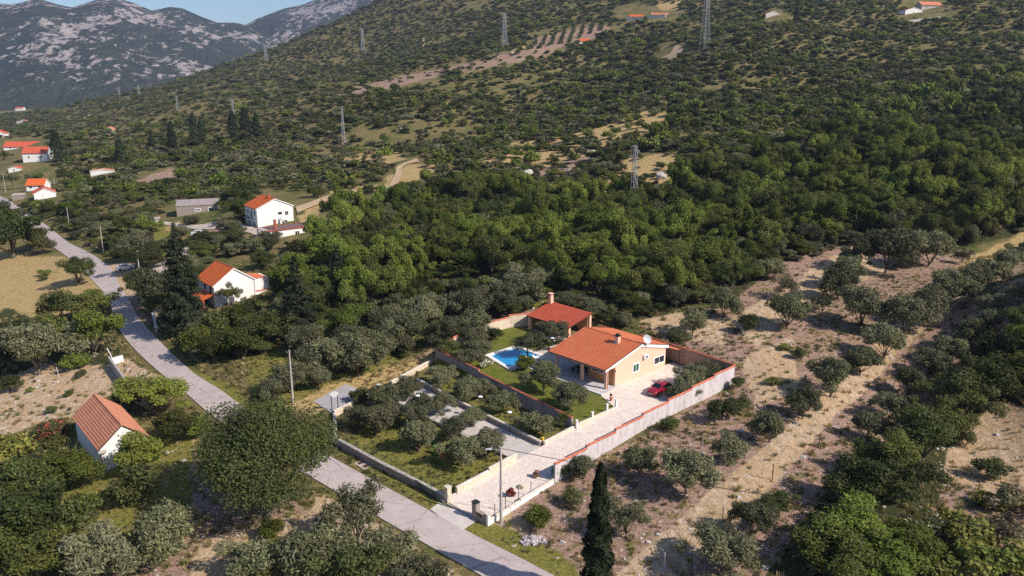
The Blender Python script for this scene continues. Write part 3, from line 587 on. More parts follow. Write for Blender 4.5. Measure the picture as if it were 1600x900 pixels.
def window(parent,plane,a0,a1,z0,z1,pos,frame=.14,pane='glass',mull=1,sign=-1,depth=.05,fm='trim',name='window',label=None):
    # plane 't': window on a wall facing -t at t=pos; plane 's': facing -s at s=pos
    def bx(mb,a,b_,c,d,o0,o1):
        lo,hi=sorted((pos+sign*o0,pos+sign*o1))
        if plane=='t': mb.box(a,b_,lo,hi,c,d)
        else: mb.box(lo,hi,a,b_,c,d)
    f=MB().mat(M[fm]); f_=frame
    bx(f,a0,a1,z0,z0+f_,-.02,depth); bx(f,a0,a1,z1-f_,z1,-.02,depth); bx(f,a0,a0+f_,z0+f_,z1-f_,-.02,depth); bx(f,a1-f_,a1,z0+f_,z1-f_,-.02,depth)
    for i in range(1,mull): m_=a0+(a1-a0)*i/mull; bx(f,m_-.04,m_+.04,z0+f_,z1-f_,-.02,depth*.8)
    w_=f.build(name,parent)
    if label: w_['label']=label
    p=MB().mat(M[pane]); bx(p,a0+f_,a1-f_,z0+f_,z1-f_,.0,.02); pn={'glass':'pane','shutter':'shutter'}.get(pane,'pane')
    if pane=='shutter':
        n=int((z1-z0-2*f_)/.09)
        for i in range(n): zz=z0+f_+.02+i*.09; bx(p,a0+f_+.04,a1-f_-.04,zz,zz+.05,.02,.035)
    p.build(pn,w_); return w_
window(HR,'t',6.1,7.85,.95,2.5,0,.2,'shutter',2)
window(HR,'t',11.5,14.35,.85,2.2,0,.16,'glass',2)
window(HR,'s',2.2,4.7,1.35,2.15,2.0,.12,'glass',1)
d_=MB().mat(M['wood']); d_.box(1.93,2.0,5.0,5.28,0,2.2); d_.box(1.95,2.0,4.95,5.3,2.2,2.3)
dd=MB().mat(M['darkfurn']); dd.box(5.12,5.2,7.3,9.2,0,2.3); dd.mat(M['wood'])
for q in (7.3,8.22,9.12): dd.box(5.08,5.2,q,q+.1,0,2.35)
hp('door',dd); 
d2=MB().mat(M['stucco_dark']); d2.box(1.98,2.0,.30,.31,0,.01)
ac=MB().mat(M['plastic_w']); ac.box(8.6,9.55,-.42,-.08,2.75,3.4); ac.mat(M['darkmetal']); ac.tube([(9.3-.2,-.425,3.07),(9.1,-.44,3.07)],.25,14); ac.mat(M['plastic_w']); ac.tube([(9.1,-.44,3.07),(9.1,-.46,3.07)],.07,8); ac.box(8.7,8.8,-.08,0,2.8,3.3); ac.box(9.35,9.45,-.08,0,2.8,3.3); hp('air_conditioner',ac)
ds_=MB().mat(M['steel']); ds_.tube([(9.0,-.28,4.6),(9.0,-.28,5.75)],.035,6); ds_.tube([(9.0,-.2,4.8),(9.0,-.0,4.8)],.03,5)
hp('dish_mast',ds_)
DD=Vector((-.25,-.85,.42)).normalized(); ua=DD.orthogonal().normalized(); ub=DD.cross(ua); vs=[];fs=[]; cc=Vector((9.0,-.34,5.95)); nr_=5;ns_=24
for i in range(nr_+1):
    r_=.70*i/nr_
    for k_ in range(ns_): a=2*math.pi*k_/ns_; vs.append(cc+ua*r_*math.cos(a)+ub*r_*math.sin(a)*1.08+DD*(.28*(r_/.70)**2-.1))
for i in range(nr_):
    for k_ in range(ns_): fs.append((i*ns_+k_,i*ns_+(k_+1)%ns_,(i+1)*ns_+(k_+1)%ns_,(i+1)*ns_+k_))
db=MB().mat(M['lilacdish']).add(vs,fs); db.bar(cc+ub*-.6+DD*.15,cc+DD*.65,.02); db.box(cc.x+DD.x*.65-.05,cc.x+DD.x*.65+.05,cc.y+DD.y*.65-.05,cc.y+DD.y*.65+.05,cc.z+DD.z*.65-.05,cc.z+DD.z*.65+.05); db.build('satellite_dish',HR,smooth=True)
wl=MB().mat(M['darkmetal']); wl.box(1.95,2.12,-.06,0,2.3,2.5); hp('wall_lamp',wl); wl=MB().mat(M['darkmetal']); wl.box(1.86,2.0,.6,.72,2.4,2.6); hp('wall_lamp',wl)
# covered side strip behind the gable end
cv=prop_root('carport','small orange tiled lean-to on a thin black post behind the villa','carport',15.3,-1.5,2.46)
b=MB().mat(M['wood']); b.add([(0,.0,2.9),(1.3,.0,2.6),(1.3,8,2.6),(0,8,2.9),(0,.0,3.),(1.3,.0,2.7),(1.3,8,2.7),(0,8,3.)],[(3,2,1,0),(4,5,6,7),(0,1,5,4),(1,2,6,5),(2,3,7,6),(3,0,4,7)]); b.mat(M['tile']); tile_slope(b,(1.35,2.72),(0,3.02),-.03,8.03); b.build('roof',cv)
p=MB().mat(M['darkmetal']); p.tube([(1.2,.15,0),(1.2,.15,2.6)],.06,8); p.build('post',cv)
# ---- pavilion ----
PV_=prop_root('garden_pavilion','open red tiled pavilion with tall peach chimney behind the villa','pavilion',11.8,18.6,2.46)
def pz(s): return 2.75+ s*(4.15-2.75)/6.2
b=MB().mat(M['wood']); b.add([(-.1,-.1,2.6),(6.2,-.1,4.0),(6.2,10.4,4.0),(-.1,10.4,2.6),(-.1,-.1,2.74),(6.2,-.1,4.14),(6.2,10.4,4.14),(-.1,10.4,2.74)],[(3,2,1,0),(4,5,6,7),(0,1,5,4),(1,2,6,5),(2,3,7,6),(3,0,4,7)])
b.mat(M['tile_red']); tile_slope(b,(-.16,2.76),(6.25,4.17),-.15,10.45); prf=b.build('roof',PV_)
c=MB().mat(M['stucco']); c.box(5.4,6.1,9.6,10.3,2.9,5.6); c.mat(M['darkmetal']); c.box(5.5,6.0,9.7,10.2,5.6,5.85); c.mat(M['stucco']); c.box(5.3,6.2,9.5,10.4,5.85,5.98); c.build('chimney',prf)
for (s_,t_,h) in ((.1,.1,2.65),(.1,9.7,2.65),(5.6,.1,3.9)): c=MB().mat(M['stucco']); c.box(s_,s_+.5,t_,t_+.5,0,h); c.build('column',PV_)
c=MB().mat(M['stucco_dark']); c.box(5.75,6.05,1.,9.6,0,3.85); c.box(.2,5.7,9.9,10.2,0,2.7); c.build('wall',PV_)
c=MB().mat(M['darkfurn']); c.box(4.6,5.7,3.2,6.6,0,1.1); c.box(4.9,5.74,4.2,5.4,1.1,2.6); c.build('fireplace',PV_)
fp=MB().mat(M['coping']); P=[loc(*p) for p in [(10.6,17.6,0),(18.6,17.6,0),(18.6,29.4,0),(10.6,29.4,0)]]; fp.prism([(p[0],p[1]) for p in P],1.9,2.505); tag(fp.build('paved_floor'),kind='structure')
# ---- swimming pool ----
PO=empty('swimming_pool',loc(0,20,2.42),PA,'bright blue swimming pool with white stone rim in the villa garden','pool')
pw=N('pool_water'); n_=pw.noise(pw.coord(),2.5,3,.5); pw.col((.02,.30,.62)).rough(.12,.5).bump(n_,.12,.05)
def pl(s,t): return (s,t-20)
outer=[(-4.8,16.4),(4.2,16.4),(4.2,23.9),(-3.2,23.9)]; inner=[(-4.0,17.1),(3.4,17.1),(3.4,23.0),(-2.6,23.0)]
b=MB().mat(M['trim'])
for i in range(4):
    a,b_,c_,d_=outer[i],outer[(i+1)%4],inner[(i+1)%4],inner[i]; b.prism([pl(*a),pl(*b_),pl(*c_),pl(*d_)],-.3,.12)
fix(b.build('rim',PO)); b=MB().mat(pw.m); b.add([(*pl(*q),.02) for q in inner],[(0,1,2,3)]); fix(b.build('water',PO))
# steps block of white/stone on near side path
pp=MB().mat(M['coping']); P=[loc(*p) for p in [(3.4,14.0,0),(5.2,14.0,0),(6.2,17.2,0),(10.6,17.4,0),(10.6,19.2,0),(5.6,19.6,0),(4.25,19,0),(4.25,16.3,0),(-4.8,16.3,0),(-4.8,15.6,0),(3.,15.6,0)]]; pp.prism([(p[0],p[1]) for p in P],2.1,2.50); tag(pp.build('pool_path'),kind='structure')
# ---- boundary walls ----
def wall_thing(name,label,segs,mat,capmat,th=.25,cap=.16,capw=.44,group=None,cat='wall'):
    s0,t0=segs[0][0][:2]; r=prop_root(name,label,cat,s0,t0,0,group)
    b=MB().mat(mat); c=MB().mat(capmat)
    for (a,b_,top) in segs:
        A_=np.array(a[:2])-[s0,t0];B_=np.array(b_[:2])-[s0,t0]; d=B_-A_; L_=np.hypot(*d); d/=L_; n=np.array([-d[1],d[0]])
        ta,tb=(top if hasattr(top,'__len__') else (top,top))
        q=[A_+n*th/2,A_-n*th/2,B_-n*th/2,B_+n*th/2]; b.prism([tuple(x) for x in q],[a[2]-.8,a[2]-.8,b_[2]-.8,b_[2]-.8],[ta,ta,tb,tb])
        if capmat:
            e=.04; q=[A_+n*capw/2-d*e,A_-n*capw/2-d*e,B_-n*capw/2+d*e*.5,B_+n*capw/2+d*e*.5]
            for j in range(1):
                m=[A_-d*e,B_+d*e*.5]; c.add([(*q[0],ta+.02),(*q[1],ta+.02),(*q[2],tb+.02),(*q[3],tb+.02),(*m[0],ta+cap),(*m[1],tb+cap),(*q[0],ta-.04),(*q[1],ta-.04),(*q[2],tb-.04),(*q[3],tb-.04)],[(0,4,5,3),(1,2,5,4),(0,1,4),(2,3,5),(6,0,3,9),(7,8,2,1),(6,7,1,0),(9,3,2,8),(6,9,8,7)])
    o=fix(b.build('wall_panel',r))
    if capmat and c.f: fix(c.build('coping',r))
    return r
# outer wall stepping up along the drive
xs=np.linspace(-23.6,16.4,8); segs=[]
for i in range(7):
    a,b_=xs[i],xs[i+1]; ta,tb=-11.9+.5*(a+24)/40,-11.9+.5*(b_+24)/40
    segs.append(((a,ta,float(np.interp(a,[-24,-13,-4,6,17],[.7,1.4,2,2.4,3]))),(b_,tb,float(np.interp(b_,[-24,-13,-4,6,17],[.7,1.4,2,2.4,3]))),float(np.interp((a+b_)/2,[-24,-4,17],[2.95,4.3,5.35]))))
wall_thing('boundary_wall','pale rendered wall with stepped clay coping between the drive and the olive rows',segs,M['wallwhite'],M['tilecap'])
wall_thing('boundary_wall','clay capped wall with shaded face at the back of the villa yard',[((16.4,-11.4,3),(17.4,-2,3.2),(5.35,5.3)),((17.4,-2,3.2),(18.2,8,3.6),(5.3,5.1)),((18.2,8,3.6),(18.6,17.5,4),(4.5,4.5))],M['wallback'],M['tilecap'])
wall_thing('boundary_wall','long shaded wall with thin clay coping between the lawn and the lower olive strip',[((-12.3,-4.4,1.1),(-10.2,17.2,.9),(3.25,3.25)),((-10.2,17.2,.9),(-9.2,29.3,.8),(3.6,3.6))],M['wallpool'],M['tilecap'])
wall_thing('boundary_wall','sunlit rough stone wall with clay coping behind the swimming pool',[((-9.2,29.3,.9),(-4,31.2,1.4),(3.7,3.7)),((-4,31.2,1.4),(2,32.6,1.8),(4.0,4.0)),((2,32.6,1.8),(10,32,2.4),(4.5,4.5)),((10,32,2.4),(16.4,29,2.8),(4.9,4.9))],M['creamstone'],M['tilecap'],.35)
# low stone walls by the drive, lane and street
def low(label,segs,mat='creamstone',th=.4,cap=True): return wall_thing('garden_wall',label,segs,M[mat],M['coping'] if cap else None,th,.10,.46)
low('low cream stone wall beside the lower drive, between the gate and the lane',[((-33.2,-5.1,.1),(-28,-5.0,.4),(1.0,1.3)),((-28,-5.,.4),(-23.2,-4.8,.8),(1.55,1.8))])
low('low cream stone wall beside the upper drive, between the lane and the lawn corner',[((-18.2,-4.8,1.1),(-12.4,-4.7,1.6),(1.75,2.05))])
low('stone retaining edge under the garden fence with four white posts',[((-12.2,-5.0,1.6),(-3.9,-5.15,2.2),(2.36,2.52))])
low('shaded stone wall along the street verge, topped by a green wire fence',[((-35.2,-5.4,0),(-35.9,5,-.1),(.95,.95)),((-35.9,5,-.1),(-36.4,16.4,-.3),(.9,.85))],'stonewall',.45)
low('low stone wall at the left side of the front olive garden, by the basketball hoop',[((-36.4,16.6,-.3),(-31.8,24.4,0),(.45,.55))],'creamstone',.4)
low('long low wall on the house side of the sunken lane',[((-18.4,-4.4,.9),(-17.2,12,.7),(1.75,1.45)),((-17.2,12,.7),(-16.,25.5,.5),(1.45,1.25))],'stonewall',.35)
low('long low wall on the street side of the sunken lane',[((-23.3,-4.4,.7),(-23.2,10,.3),(1.05,.85)),((-23.2,10,.3),(-23.4,23,.2),(.85,.7))],'stonewall',.3)
low('low stone wall closing the far end of the sunken lane',[((-31.8,24.6,0),(-24,26.6,.2),(.75,.9)),((-19.8,27.4,.4),(-9.7,30.2,.7),(1.3,1.6))],'creamstone',.5)
def drape(name,poly_st,mat,off=.07,sub=12):
    (a,b_,c_,d_)=[np.array(p) for p in poly_st]; vs=[];fs=[]
    for i in range(sub+1):
        for j in range(4):
            p=(a+(d_-a)*i/sub)*(1-j/3)+(b_+(c_-b_)*i/sub)*(j/3); q=loc(p[0],p[1],0); vs.append((q[0],q[1],hz(q[0],q[1])+off))
    for i in range(sub):
        for j in range(3): fs.append((i*4+j,i*4+j+1,(i+1)*4+j+1,(i+1)*4+j))
    return tag(fix(link(name,npmesh(name,np.array(vs),np.array(fs),[mat],smooth=True))),kind='structure')
drape('lane',[(-23.1,-4.9),(-18.6,-4.9),(-16.3,26.5),(-23.2,24)],M['lane'],.10)
drape('court',[(-31.5,24.8),(-23.6,27),(-24.5,33),(-31.5,31)],plain('court_slab',(.36,.34,.35),.9,.1,.8),.08,5)
# gate piers and sill
def pier(label,s_,t_,z,w_,h,mat='creamstone',extra=None):
    r=prop_root('gate_pier',label,'gate pier',s_,t_,z); b=MB().mat(M[mat]); b.box(-w_/2,w_/2,-w_/2,w_/2,-.5,h); b.build('pillar',r); c=MB().mat(M['coping']); c.box(-w_/2-.06,w_/2+.06,-w_/2-.06,w_/2+.06,h,h+.1); c.build('cap',r)
    return r
pier('square cream stone gate pier at the verge side of the drive',-35.0,-5.75,.0,.6,2.0)
g2=prop_root('gate_pier','stone gate pier with dark letter box on the right of the drive','gate pier',-34.9,-10.6,0)
b=MB().mat(M['stonewall']); b.box(-.3,.3,-.35,.35,-.5,2.0); b.box(-.25,.25,-1.6,-.35,-.5,1.15); b.build('pillar',g2); b=MB().mat(M['darkmetal']); b.box(-.34,.34,-.39,.39,2.0,2.14); b.build('cap',g2); b=MB().mat(M['darkmetal']); b.box(-.32,-.27,-1.2,-.6,.7,1.05); b.build('letter_box',g2)
pier('short white capped pier at the end of the gate wall by the concrete lamp pole',-34.8,-12.5,0,.4,1.25,'white')
gs=prop_root('gate_track','sliding gate track with steel end stop across the drive entrance','gate track',-35.25,-10.2,.03); b=MB().mat(M['concrete']); b.box(-.16,.16,0,4.9,-.1,.1); b.mat(M['steel']); b.box(-.03,.03,0,5.4,.1,.15); b.build('rail',gs); b=MB().mat(M['steel']); b.box(-.35,.1,4.6,5.2,.1,.32); b.build('stop_block',gs)
gl=prop_root('sliding_gate','dark green sliding gate parked along the street wall','gate',-35.75,-5.2,.08); b=MB().mat(M['greenmetal']); b.box(-.03,.03,0,4.8,.05,.13); b.box(-.03,.03,0,4.8,.9,.97)
for i in range(25): b.box(-.02,.02,i*.2-.015,i*.2+.015,.13,.9)
b.build('gate_leaf',gl)
low('low white wall under the green posts, running from the gate to the clay capped wall',[((-34.6,-12.5,0),(-29.6,-12.2,.3),(.62,.85)),((-29.6,-12.2,.3),(-23.8,-11.9,.6),(1.0,1.25))],'white',.3)
# stair wedge seen blue in shade
for i,(s_,z_) in enumerate([(-33.7,.62),(-32.,.7),(-29.9,.85),(-27.8,1.0),(-24.1,1.25)]):
    r=prop_root('fence_post',['first','second','third','fourth','last'][i]+' dark green fence post counted from the gate on the low white wall','fence post',s_,-12.45+.5*(s_+34.5)/10.5,z_); b=MB().mat(M['greenmetal']); b.tube([(0,0,-.1),(0,0,1.45)],.045,6); b.build('post',r); b=MB().mat(M['greenmetal']); b.tube([(0,0,1.45),(0,0,1.49)],.055,6); b.build('cap',r)
# green wire fence along the street wall
fr=prop_root('wire_fence','low green wire fence with thin posts on top of the street wall','fence',-35.5,0,.9)
for i in range(12):
    t_=-5+i*1.9; s_=-.0-.05*t_; b=MB().mat(M['greenmetal']); b.tube([(s_,t_,0),(s_,t_,1.0)],.035,5); b.build('post',fr)
b=MB().mat(M['greenmetal'])
for zz in (.25,.5,.75,.95): b.tube([(.25,-5,zz),(-.8,15.9,zz)],.009,4)
for i in range(140): t_=-5+i*.15; b.tube([(-.05*t_,t_,.2),(-.05*t_,t_,.95)],.004,3,False)
b.build('wire_mesh',fr)
for i in range(4):
    s_=[-12.2,-9.0,-5.9,-3.9][i]; r=prop_root('garden_post',['first','second','third'][i]+' white post from the lawn corner on the drive edge' if i<3 else 'white post with a dark side at the terrace end of the drive edge','post',s_,-5.1,dz_(s_)+.15); b=MB().mat(M['trim']); b.box(-.12,.12,-.12,.12,0,1.0); b.build('shaft',r); b=MB().mat(M['trim']); b.box(-.17,.17,-.17,.17,1.0,1.1); b.build('cap',r)
# ---- car ----
def make_car():
    r=prop_root('parked_car','glossy dark red family car parked on the paving beside the peach gable wall','car',4.9,-6.1,2.47,rz=math.pi)
    red=N('red_car_paint'); red.col((.30,.006,.022)).rough(.22,.6); red.b.inputs['Coat Weight'].default_value=.7
    gl=plain('car_glass',(.012,.014,.018),.06,.05,spec=.7)
    # profile stations along x (front = +x): (x, halfwidth, zlow, zbelt, ztop, halfwidth_top)
    st=[(2.25,.62,.30,.55,.60,.50),(2.18,.78,.24,.66,.74,.62),(1.9,.88,.22,.78,.86,.72),(1.2,.91,.22,.90,.99,.76),(.85,.91,.22,.94,1.06,.76),(.15,.92,.22,.96,1.42,.62),(-.35,.92,.22,.98,1.50,.61),(-.95,.92,.22,1.0,1.48,.60),(-1.5,.91,.24,1.02,1.38,.57),(-1.95,.87,.28,1.0,1.10,.62),(-2.15,.80,.34,.90,.96,.62),(-2.22,.66,.42,.70,.78,.52)]
    vs=[];fs=[];mt=[]
    ring=lambda x,w,zl,zb,zt,wt:[(x,0,zl),(x,w*.86,zl),(x,w,zl+.2),(x,w*1.0,(zl+zb)/2+.08),(x,w*.96,zb),(x,(w*.96+wt)/2+.03,(zb+zt)/2+.0),(x,wt,zt-.03),(x,wt*.5,zt+.01),(x,0,zt+.02)]
    for q in st:
        rr=ring(*q); vs+=rr+[(p[0],-p[1],p[2]) for p in rr[-2:0:-1]]
    m=16; b=MB().mat(red.m); b.add(vs,[]); 
    faces=[]; mats_=[]
    for i in range(len(st)-1):
        for k_ in range(m):
            faces.append((i*m+k_,i*m+(k_+1)%m,(i+1)*m+(k_+1)%m,(i+1)*m+k_))
    b.f+=faces; b.m+=[0]*len(faces); n=len(st)-1; b.f+=[tuple(range(m)),tuple(range(n*m+m-1,n*m-1,-1))]; b.m+=[0,0]
    o=b.build('body',r,smooth=True); fix(o); md=o.modifiers.new('s','SUBSURF'); md.levels=1; md.render_levels=1
    def wn(name,pts,th=.02):
        g=MB().mat(gl); P=[Vector(p) for p in pts]; nn=(P[1]-P[0]).cross(P[2]-P[0]).normalized()*th; g.add([p-nn*2 for p in P]+[p+nn for p in P],[tuple(range(len(P)-1,-1,-1)),tuple(range(len(P),2*len(P)))]+[(i,(i+1)%len(P),len(P)+(i+1)%len(P),len(P)+i) for i in range(len(P))]); return fix(g.build(name,r))
    wn('windscreen',[(.92,.66,1.03),(.92,-.66,1.03),(.24,-.56,1.40),(.24,.56,1.40)],.03)
    wn('rear_window',[(-1.92,.58,1.10),(-1.92,-.58,1.10),(-1.5,-.52,1.36),(-1.5,.52,1.36)],.03)
    for s_ in (1,-1):
        wn('side_window',[(.72,.89*s_,1.0),(-1.55,.88*s_,1.05),(-1.25,.68*s_,1.37),(.12,.70*s_,1.36)],.03)
        h=MB().mat(M['plastic_w']); h.box(1.98,2.16,.50*s_-.15,.50*s_+.17,.60,.72); h.build('headlight',r)
        h=MB().mat(red.m); h.box(.55,.75,s_*.97-.08,s_*.97+.08,1.0,1.14); h.build('wing_mirror',r)
        h=MB().mat(M['redflower']); h.box(-2.16,-2.05,s_*.55-.15,s_*.55+.15,.78,.92); h.build('tail_light',r)
        for x_ in (1.38,-1.32):
            t_=MB().mat(M['cable']); t_.tube([(x_,s_*.72,.32),(x_,s_*.94,.32)],.33,20); to=t_.build('wheel',r); t_=MB().mat(M['steel']); t_.tube([(x_,s_*.935,.32),(x_,s_*.955,.32)],.20,12); t_.build('rim',to)
    h=MB().mat(M['plastic_w']); h.box(2.20,2.27,-.27,.27,.40,.52); h.build('number_plate',r)
    h=MB().mat(M['darkmetal']); h.box(2.14,2.24,-.38,.38,.54,.64); h.box(2.14,2.25,-.5,.5,.28,.37); h.build('grille',r)
    return r
make_car()
# ---- small things on the terrace and in the garden ----
tb=prop_root('dining_table','dark dining table in the shade of the villa porch','table',2.6,7.6,2.49); b=MB().mat(M['darkfurn']); b.box(-.5,.5,-1.,1.,.70,.76); b.build('table_top',tb)
for x_ in (-.42,.42):
    for y_ in (-.9,.9): b=MB().mat(M['darkfurn']); b.box(x_-.04,x_+.04,y_-.04,y_+.04,0,.7); b.build('leg',tb)
def chair(s_,t_,rz,label):
    r=prop_root('garden_chair',label,'chair',s_,t_,2.49,group='dark chairs on the porch',rz=rz); m=M['darkfurn']
    b=MB().mat(m); b.box(-.24,.24,-.24,.24,.42,.48); b.build('seat',r); b=MB().mat(m); b.box(-.24,-.19,-.24,.24,.48,.95); b.build('backrest',r)
    for x_ in (-.2,.2):
        for y_ in (-.2,.2): b=MB().mat(m); b.box(x_-.02,x_+.02,y_-.02,y_+.02,0,.42); b.build('leg',r)
chair(1.7,7.0,0,'dark porch chair pulled up to the table, on the villa lawn side'); chair(1.7,8.3,0,'dark porch chair on the pool end of the table'); chair(3.5,7.6,math.pi,'dark porch chair behind the table against the wall')
def lounge(s_,t_,rz,label):
    r=prop_root('sun_lounger',label,'sun lounger',s_,t_,2.52,group='white loungers beside the pool',rz=rz); m=M['plastic_w']
    b=MB().mat(m); b.box(-.35,.35,-.9,.5,.30,.38); b.build('seat',r); b=MB().mat(m); b.add([(-.35,.5,.3),(.35,.5,.3),(.35,1.0,.85),(-.35,1.0,.85),(-.35,.5,.38),(.35,.5,.38),(.35,.95,.9),(-.35,.95,.9)],[(0,1,2,3),(7,6,5,4),(0,4,5,1),(1,5,6,2),(2,6,7,3),(3,7,4,0)]); b.build('backrest',r)
    for x_ in (-.3,.3):
        for y_ in (-.8,.4): b=MB().mat(m); b.box(x_-.03,x_+.03,y_-.03,y_+.03,0,.3); b.build('leg',r)
lounge(.0,16.0,.5,'white lounger at the left of the two on the near pool edge'); lounge(1.6,16.0,.5,'white lounger at the right of the two on the near pool edge')
def potted(s_,t_,z,label,leafm='bright',r_=.28):
    r=prop_root('potted_plant',label,'potted plant',s_,t_,z); b=MB().mat(M['tilecap']); b.lathe((0,0,0),[(.16,0),(.24,.38),(.27,.40),(.27,.45)],12); b.build('pot',r)
    link('foliage',bush_mesh(leafm,int(s_*7+90),.34,.6,260,.09),r,(0,0,.4))
POTS=[(-2.6,-3.1,2.5,'yellow green plant in a clay pot on the pale terrace slabs'),(6.4,18.2,2.52,'red flowered pot at the foot of the pavilion steps')]
# basketball hoop
r=prop_root('basketball_hoop','white backboard basketball hoop on two black legs at the far side of the court','basketball hoop',-31.0,25.6,hz(*loc(-31.,25.6,0)[:2]),rz=.9)
b=MB().mat(M['darkmetal']); b.tube([(0,-.45,0),(0,-.45,2.8)],.06,6); b.build('post',r); b=MB().mat(M['darkmetal']); b.tube([(0,.45,0),(0,.45,2.8)],.06,6); b.build('post',r)
vs=[];n=20
b=MB().mat(M['plastic_w'])
pf=[(math.cos(2*math.pi*i/n)*.62,math.sin(2*math.pi*i/n)*.46) for i in range(n)]
b.add([(-.04,x_,2.9+y_) for x_,y_ in pf]+[(.04,x_,2.9+y_) for x_,y_ in pf],[tuple(range(n)),tuple(range(2*n-1,n-1,-1))]+[(i,n+i,n+(i+1)%n,(i+1)%n) for i in range(n)]); fix(b.build('backboard',r))
b=MB().mat(M['tilecap']); b.tube([(.3+.23*math.cos(a),.23*math.sin(a),2.55) for a in np.linspace(0,6.28,13)],.015,4); b.build('hoop_ring',r)
def garden_lamp(s_,t_,h,label):
    z=hz(*loc(s_,t_,0)[:2]); r=prop_root('garden_lamp',label,'garden lamp',s_,t_,z,rz=.3); b=MB().mat(M['darkmetal']); b.tube([(0,0,0),(0,0,h)],.04,6); b.build('pole',r)
    b=MB().mat(M['plastic_w']); b.lathe((0,0,h),[(.06,0),(.34,.05),(.34,.12),(.08,.18)],10); b.build('lamp_head',r)
garden_lamp(-24.8,23.3,3.2,'slim black garden lamp with pale head behind the basketball hoop')
garden_lamp(-17.8,8.2,3.2,'slim black garden lamp with pale head halfway along the lane wall')
garden_lamp(-23.0,16.0,3.0,'slim garden lamp with pale head among the front garden olives')
garden_lamp(-18.3,1.6,3.0,'slim garden lamp near the drive end of the lane wall')
garden_lamp(5.6,16.6,3.4,'black garden lamp beside the pool path and the villa corner')
# toy and yellow box
r=prop_root('toy_slide','small red and green plastic toy under the front garden olives','toy',-28.6,3.9,hz(*loc(-28.6,3.9,0)[:2])+.03); b=MB().mat(plain('red_plastic',(.75,.07,.02),.4,.05)); b.add([(-.3,-.7,0),(.3,-.7,0),(.3,.5,.8),(-.3,.5,.8),(-.3,-.7,.08),(.3,-.7,.08),(.3,.5,.9),(-.3,.5,.9)],[(0,1,2,3),(7,6,5,4),(0,4,5,1),(1,5,6,2),(2,6,7,3),(3,7,4,0)]); b.build('slide',r); b=MB().mat(plain('green_plastic',(.2,.55,.08),.4,.05)); b.box(-.32,.32,.5,.6,0,1.2); b.box(-.32,.32,.85,.95,0,1.2); b.build('ladder',r)
r=prop_root('hydrant_box','small yellow box at the end of the lane wall by the drive','box',-17.6,-4.0,hz(*loc(-17.6,-4.,0)[:2])); b=MB().mat(plain('yellow_paint',(.75,.50,.08),.5,.05)); b.box(-.14,.14,-.14,.14,0,.75); b.box(-.18,.18,-.18,.18,.75,.83); b.build('box_body',r); b=MB().mat(M['darkmetal']); b.box(-.15,-.14,-.06,.06,.3,.5); b.build('door',r)
for i,(u,v,lb) in enumerate([(564,724,'small square manhole cover nearer the wall on the green verge'),(572,729,'dark manhole cover with concrete rim, the nearer of two on the verge')]):
    p=gp(u,v); r=empty('manhole_cover',(p[0],p[1],p[2]+.03),PA,lb,'manhole cover'); b=MB().mat(M['concrete']); b.box(-.7,.7,-.55,.55,-.1,.06); b.build('rim',r); b=MB().mat(M['gutter']); b.box(-.42,.42,-.33,.33,.06,.09); b.build('cover',r)
# ---------------- other buildings ----------------
def gable_house(name,label,cat,x,y,z,ang,w_,l_,ev,rd,rs=.5,wallm='white',tilem='tile_new',over=.35,wins=(),swins=(),chim=None,back_ev=None,base=1.5,trimw=True):
    # local x along the gable facing the camera, y backwards
    r=empty(name,(x,y,z),ang,label,cat); b=MB().mat(M[wallm]); sr=w_*rs; be=back_ev or ev
    b.add([(0,0,-base),(w_,0,-base),(w_,l_,-base),(0,l_,-base),(0,0,ev),(w_,0,be),(w_,l_,be),(0,l_,ev),(sr,0,rd-.08),(sr,l_,rd-.08)],[(0,3,2,1),(0,1,5,8,4),(2,3,7,9,6),(1,2,6,5),(3,0,4,7)])
    fix(b.build('wall',r))
    k=(rd-ev)/sr; k2=(rd-be)/(w_-sr)
    o=roof(r,ev-k*over,rd,be-k2*over,-over,sr,w_+over,-over*.6,l_+over*.6,M[tilem],.12,M['tilecap'] if tilem!='tile_old' else M[tilem])
    if trimw:
        f=MB().mat(M['trim']); 
        for (a,za,b_,zb) in ((-over,ev-k*over,sr,rd),(sr,rd,w_+over,be-k2*over)): f.add([(a,-over*.6-.06,za-.24),(b_,-over*.6-.06,zb-.24),(b_,-over*.6-.06,zb),(a,-over*.6-.06,za),(a,-over*.6-.005,za-.24),(b_,-over*.6-.005,zb-.24),(b_,-over*.6-.005,zb),(a,-over*.6-.005,za)],[(0,1,2,3),(7,6,5,4),(3,2,6,7),(1,0,4,5),(0,3,7,4),(2,1,5,6)])
        fix(f.build('bargeboard',o))
    for q in wins: window(r,'t',*q[:4],0,*(q[4:] if len(q)>4 else ()))
    for q in swins: window(r,'s',*q[:4],0,*(q[4:] if len(q)>4 else ()))
    if chim:
        for (cx,cy,h,m) in chim: c=MB().mat(M[m]); c.box(cx-.28,cx+.28,cy-.28,cy+.28,rd-1.2,rd+h); c.box(cx-.36,cx+.36,cy-.36,cy+.36,rd+h,rd+h+.1); c.build('chimney',o)
    return r
pB=gp(405,359); zB=hz(pB[0],pB[1])
B_=gable_house('white_house','tall white two storey house with orange roof above the flat roofed white annex','house',pB[0]-.3,pB[1],4.9,R(38),10.9,9.3,6.2,8.6,.5,wins=((6.2,7.5,3.7,4.6,.06),(8.3,9.4,3.4,4.6,.06,'glass',2)),swins=((1.2,2.2,3.9,5.1,.05),(3.6,4.8,3.1,5.2,.05),(6.4,7.6,3.9,5.1,.05),(2.,3.2,.8,2.,.05),(5.8,7.,.8,2.,.05)),chim=((5.1,3.,.9,'brick'),))
b=MB().mat(M['concrete']); b.box(-1.3,0,3.0,6.6,2.7,2.9); b.build('balcony',B_); b=MB().mat(M['darkmetal'])
